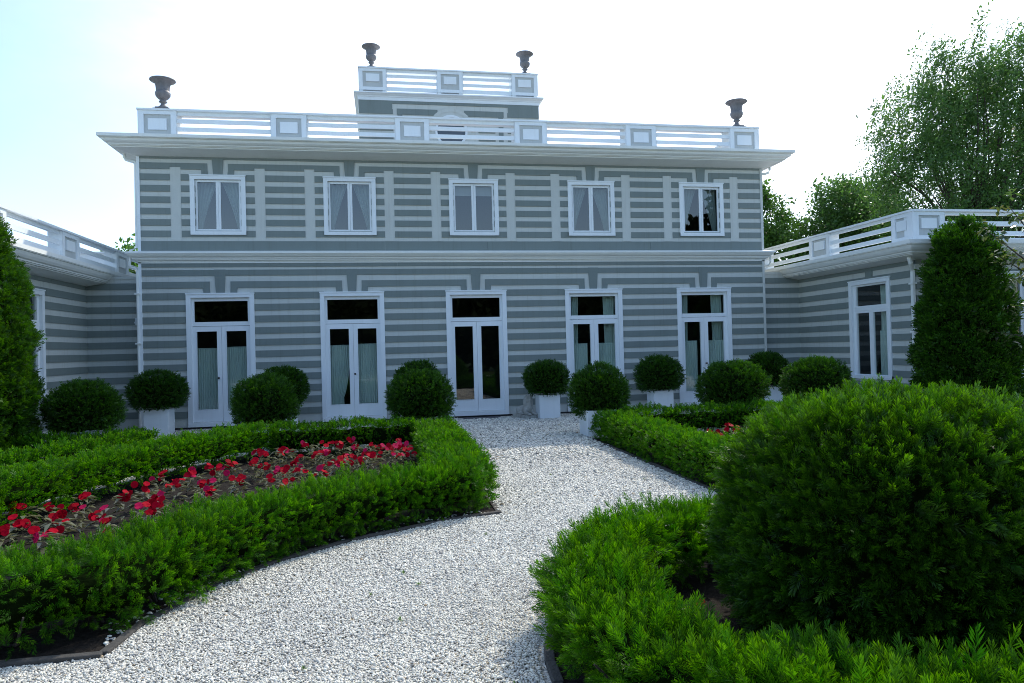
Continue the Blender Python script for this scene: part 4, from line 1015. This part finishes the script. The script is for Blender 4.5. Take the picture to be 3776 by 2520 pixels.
for s in (-1, 1):
    ellipsoid(m, (s * .10, .23, .18), (.06, .145, .105)); ellipsoid(m, (s * .125, .10, .115), (.042, .16, .035)); ellipsoid(m, (s * .125, -.02, .112), (.045, .06, .03))
    ellipsoid(m, (s * .085, -.16, .17), (.05, .10, .09)); ellipsoid(m, (s * .085, -.27, .125), (.04, .13, .042)); ellipsoid(m, (s * .085, -.385, .118), (.046, .045, .034))
    for t in (-.024, 0, .024): ellipsoid(m, (s * .085 + t, -.415, .112), (.013, .026, .022), None, 8, 6)
ellipsoid(m, (0, -.15, .47), (.075, .08, .10)); ellipsoid(m, (0, -.225, .455), (.014, .016, .024)); ellipsoid(m, (0, -.212, .42), (.028, .018, .010))
ellipsoid(m, (0, -.20, .388), (.03, .022, .02))
for s in (-1, 1):
    ellipsoid(m, (s * .03, -.218, .478), (.016, .010, .008)); ellipsoid(m, (s * .05, -.2, .44), (.022, .02, .03))
ellipsoid(m, (0, -.125, .51), (.10, .10, .085))
for s in (-1, 1): ellipsoid(m, (s * .095, -.12, .40), (.034, .07, .125))
ellipsoid(m, (0, -.07, .42), (.085, .06, .14))
m.tube([(.10, .36, .14), (.15, .30, .12), (.165, .18, .11)], [.02, .018, .014], 8)
sb = m.build('body', STONE, sph, smooth=True)
rm = sb.modifiers.new('remesh', 'REMESH'); rm.mode = 'VOXEL'; rm.voxel_size = .009; rm.use_smooth_shade = True
m = MB()
for k in range(9): m.tube([(-.085 + .0, -.215, .525 + .007 * k) if False else (-.092 + .0, -.15, .44 + .014 * k), (-.06, -.215, .50 + .009 * k), (0, -.232, .525 + .008 * k), (.06, -.215, .50 + .009 * k), (.092, -.15, .44 + .014 * k)], .004, 5)
m.build('headcloth', STONE, sph)

# ------------------------------------------------------------------ trees
def leaf_templates(n, ln, wd, seed):
    r = np.random.default_rng(seed); V, T = [], []
    for k in range(n):
        d = norm(r.normal(0, 1, 3) + np.array([0, 0, .6])); s = norm(np.cross(d, r.normal(0, 1, 3))) * wd * .5; b = r.normal(0, .28, 3) + np.array([0, 0, .5 * k / n])
        V += [b, b + d * ln * .5 + s, b + d * ln, b + d * ln * .5 - s]; T += [0, .3, .8, .3]
    return np.array(V), np.array(T)
def spray_templates(seed):
    r = np.random.default_rng(seed); V, T = [], []
    for k in range(15):
        b = np.array([*r.normal(0, .13, 2), 1.3 * (k + .5) / 15]); d = norm(r.normal(0, .6, 3) + np.array([0, 0, .8])); s = norm(np.cross(d, r.normal(0, 1, 3))) * .05; ln = r.uniform(.18, .27)
        V += [b, b + d * ln * .5 + s, b + d * ln, b + d * ln * .5 - s]; T += [0, .3, .8, .3]
    return np.array(V), np.array(T)
T_SPRAY = [spray_templates(s) for s in (1, 2, 3, 4)]
T_LEAF = [leaf_templates(12, .34, .17, s) for s in (1, 2, 3)]
def tree(name, label, base, trunk_h, blobs, nclump, mat, wind=(0, 0), size=.5, group=None, trunk_r=.2, stretch=1.0, holes=.25, limbs=26, sprays=0, templ=None):
    """blobs: (centre, radii, weight) ellipsoids of the crown relative to base; leaf clumps sit on irregular shells and inside."""
    root = tag(empty(name, base), label, 'tree', group); cl = []
    W = np.array([b[2] for b in blobs], float); W /= W.sum()
    for (c, r, _), w_ in zip(blobs, W):
        n = int(nclump * w_ * 1.6); d = norm(rng.normal(size=(n, 3))); rad = rng.uniform(.25, 1.0, n) ** .45
        p = np.array(c) + d * np.array(r) * rad[:, None] * (1 + .22 * wob(d * 2 + np.array(c), 2.0))[:, None]
        nz = wob(p + np.array(base), 1.15) + .7 * wob(p + 11, 2.6); k = nz > np.quantile(nz, holes); cl.append(p[k])
    P = np.concatenate(cl)
    for k in range(sprays):      # windblown shoots standing off the crown
        b = P[rng.integers(0, len(P))]; c0 = np.mean(P, 0)
        if b[2] < c0[2] - .5 and rng.uniform() < .7: continue
        o = norm(b - c0) * .5 + np.array([.55, 0, .75]) + rng.normal(0, .12, 3); ln = rng.uniform(.7, 1.9)
        P = np.concatenate([P, b + norm(o) * ln * np.linspace(.15, 1, 7)[:, None] + rng.normal(0, .07, (7, 3))])
    n = len(P)
    dirs = norm(rng.normal(0, .28 if templ else .45, (n, 3)) + np.array([wind[0], wind[1], .9]))
    scatter('crown', mat, P, dirs, size * np.exp(rng.normal(0, .28, n)), templ or T_LEAF, root, 1.0)
    mb = MB(); top = np.array([0, 0, trunk_h]); mb.tube([(0, 0, -.2), (.05, 0, trunk_h * .5), tuple(top)], [trunk_r * 1.3, trunk_r, trunk_r * .8], 9)
    for k in range(limbs):
        e = P[rng.integers(0, n)]; b = top * rng.uniform(.55, 1.0); md = b + (e - b) * .5 + np.array([0, 0, .12 * np.linalg.norm(e - b)]) * rng.uniform(.2, 1)
        mb.tube([b, b + (md - b) * .5 + rng.normal(0, .1, 3), md, md + (e - md) * .55 + rng.normal(0, .12, 3), e], [trunk_r * .42, trunk_r * .32, trunk_r * .22, trunk_r * .13, .015], 6)
    mb.build('trunk', BARK, root); return root
tree('poplar_tree', 'tall windblown tree with gappy crown behind the right wing', (24.5, 10, 0), 5.0,
     [((-2.2, 0, 8.0), (3.3, 3, 3.2), 3), ((.6, 0, 10.6), (2.9, 3, 3.6), 3), ((3.0, 0, 12.2), (3.0, 3, 4.0), 3.2), ((-3.4, 0, 10.3), (2.0, 2, 2.3), 1.3), ((4.5, 0, 8), (4, 3, 4), 3), ((0, 0, 6.2), (5, 3, 2.4), 2.6), ((-1.3, 0, 12.6), (1.7, 1.6, 1.9), 1.0), ((6, 0, 12.5), (2.5, 2.5, 4), 2)],
     9500, TREELEAF, (.62, 0), .56, None, .26, holes=.46, limbs=70, sprays=260, templ=T_SPRAY)
for args in (('leafy_tree', 'bright green bushy tree just right of the main block', (17.6, 15.5, 0), 3.0, [((.3, 0, 5.9), (2.0, 2, 2.3), 2), ((-.6, 0, 7.7), (1.4, 1.4, 1.7), 1), ((-1.2, 0, 9.2), (.9, .8, .9), .3)], 900, TREELEAF2),
             ('leafy_tree', 'dense darker green tree between the bright tree and the tall windblown one', (20.6, 15.0, 0), 3.0, [((0, 0, 6.4), (2.4, 2, 2.4), 2.4), ((.5, 0, 8.4), (1.5, 1.4, 1.7), 1), ((2.4, 0, 7.3), (2, 2, 2), 1.5)], 1150, TREELEAF),
             ('leafy_tree', 'small loose green tree below the left edge of the tall windblown crown', (23.2, 16.5, 0), 3.0, [((0, 0, 6.3), (2.3, 2, 2.9), 2.2), ((.9, 0, 8.9), (1.6, 1.5, 1.6), 1), ((-.6, 0, 9.6), (.8, .8, .8), .3)], 900, TREELEAF2),
             ('leafy_tree', 'pale green tree glimpsed between the left wing and the main block', (-12.6, 13.0, 0), 2.0, [((0, 0, 4.6), (1.6, 1.6, 1.5), 1)], 350, TREELEAF2)):
    tree(*args[:5], int(args[5] * 1.6), args[6], wind=(.25, 0), size=.46, trunk_r=.16, holes=.25)
# ornamental cherry reaching in at the right edge
ch = tag(empty('cherry_tree', (11.18, -7.4, 0)), 'small cherry tree with glossy leaves reaching in at the right edge', 'tree')
P = []; mb = MB(); mb.tube([(0, 0, -.1), (-.1, .1, 1.0), (-.25, .2, 2.0)], [.09, .075, .06], 8)
for e in ((-1.05, .9, 4.1), (-1.75, .85, 3.35), (-1.4, .7, 2.9), (-2.0, .9, 3.9), (-1.25, .8, 2.3), (-1.7, 1.0, 1.85), (-1.15, .8, 1.6), (-.3, .6, 3.9), (.6, .2, 3.8), (.9, .0, 2.8), (-.6, .7, 3.2), (-1.5, .8, 4.3), (.2, .9, 4.5), (-1.0, .8, 3.6)):
    e = np.array(e); b = np.array([-.2, .2, 1.7]) if e[2] > 2.2 else np.array([-.1, .1, 1.1]); md = b + (e - b) * .5 + np.array([0, 0, .2])
    mb.tube([b, md, e], [.03, .018, .006], 6)
    for t in np.linspace(.35, 1.05, 11): P.append((b * (1 - t) ** 2 + 2 * md * t * (1 - t) + e * t * t) + rng.normal(0, .09, 3))
mb.build('trunk', BARK, ch)
def cherry_t(seed):
    r = np.random.default_rng(seed); V, T = [], []
    for k in range(9):
        d = norm(r.normal(0, 1, 3) * [1, 1, .5] + np.array([0, 0, -.25])); s = norm(np.cross(d, [0, 0, 1.0]) + r.normal(0, .25, 3)) * .26; b = r.normal(0, .45, 3)
        V += [b, b + d * .5 + s, b + d * 1.0 + [0, 0, -.15], b + d * .5 - s]; T += [0, .2, .7, .2]
    return np.array(V), np.array(T)
P = np.array(P); scatter('crown', CHERRY, P, norm(rng.normal(0, .4, P.shape) + [0, 0, 1]), np.full(len(P), .14), [cherry_t(k) for k in range(4)], ch)

# tree belt behind the photographer, seen only as dark reflections in the panes
def belt():
    P = []
    for x in np.arange(-21, 33, 2.5):
        h = 7.0 + .5 * math.sin(x * .31) + rng.uniform(-.4, .5); n = 400; p = rng.normal(0, 1, (n, 3)); p = p / np.linalg.norm(p, axis=1)[:, None] * rng.uniform(.5, 1, (n, 1)) * [2.6, 2.2, h * .5]; P.append(p + [x, -40 + rng.uniform(-3, 3), h * .5])
    for x, h in ((26.5, 15.5), (29.0, 12.5), (24.0, 11.0)):
        n = 420; t = rng.uniform(0, 1, n); a = rng.uniform(0, 6.283, n); r_ = (1 - t) ** .7 * 2.3 * rng.uniform(.2, 1, n) + .15; P.append(np.stack([x + r_ * np.cos(a), -38 + r_ * np.sin(a), .5 + t * h], 1))
    P = np.concatenate(P); o = scatter('tree_belt', DARKLEAF, P, norm(rng.normal(0, .5, P.shape) + [0, 0, 1]), np.full(len(P), 1.25), [leaf_templates(12, .6, .36, s) for s in (1, 2)])
    tag(o, 'dark far-off wood reflected in the window panes', 'trees', None, 'stuff')
belt()
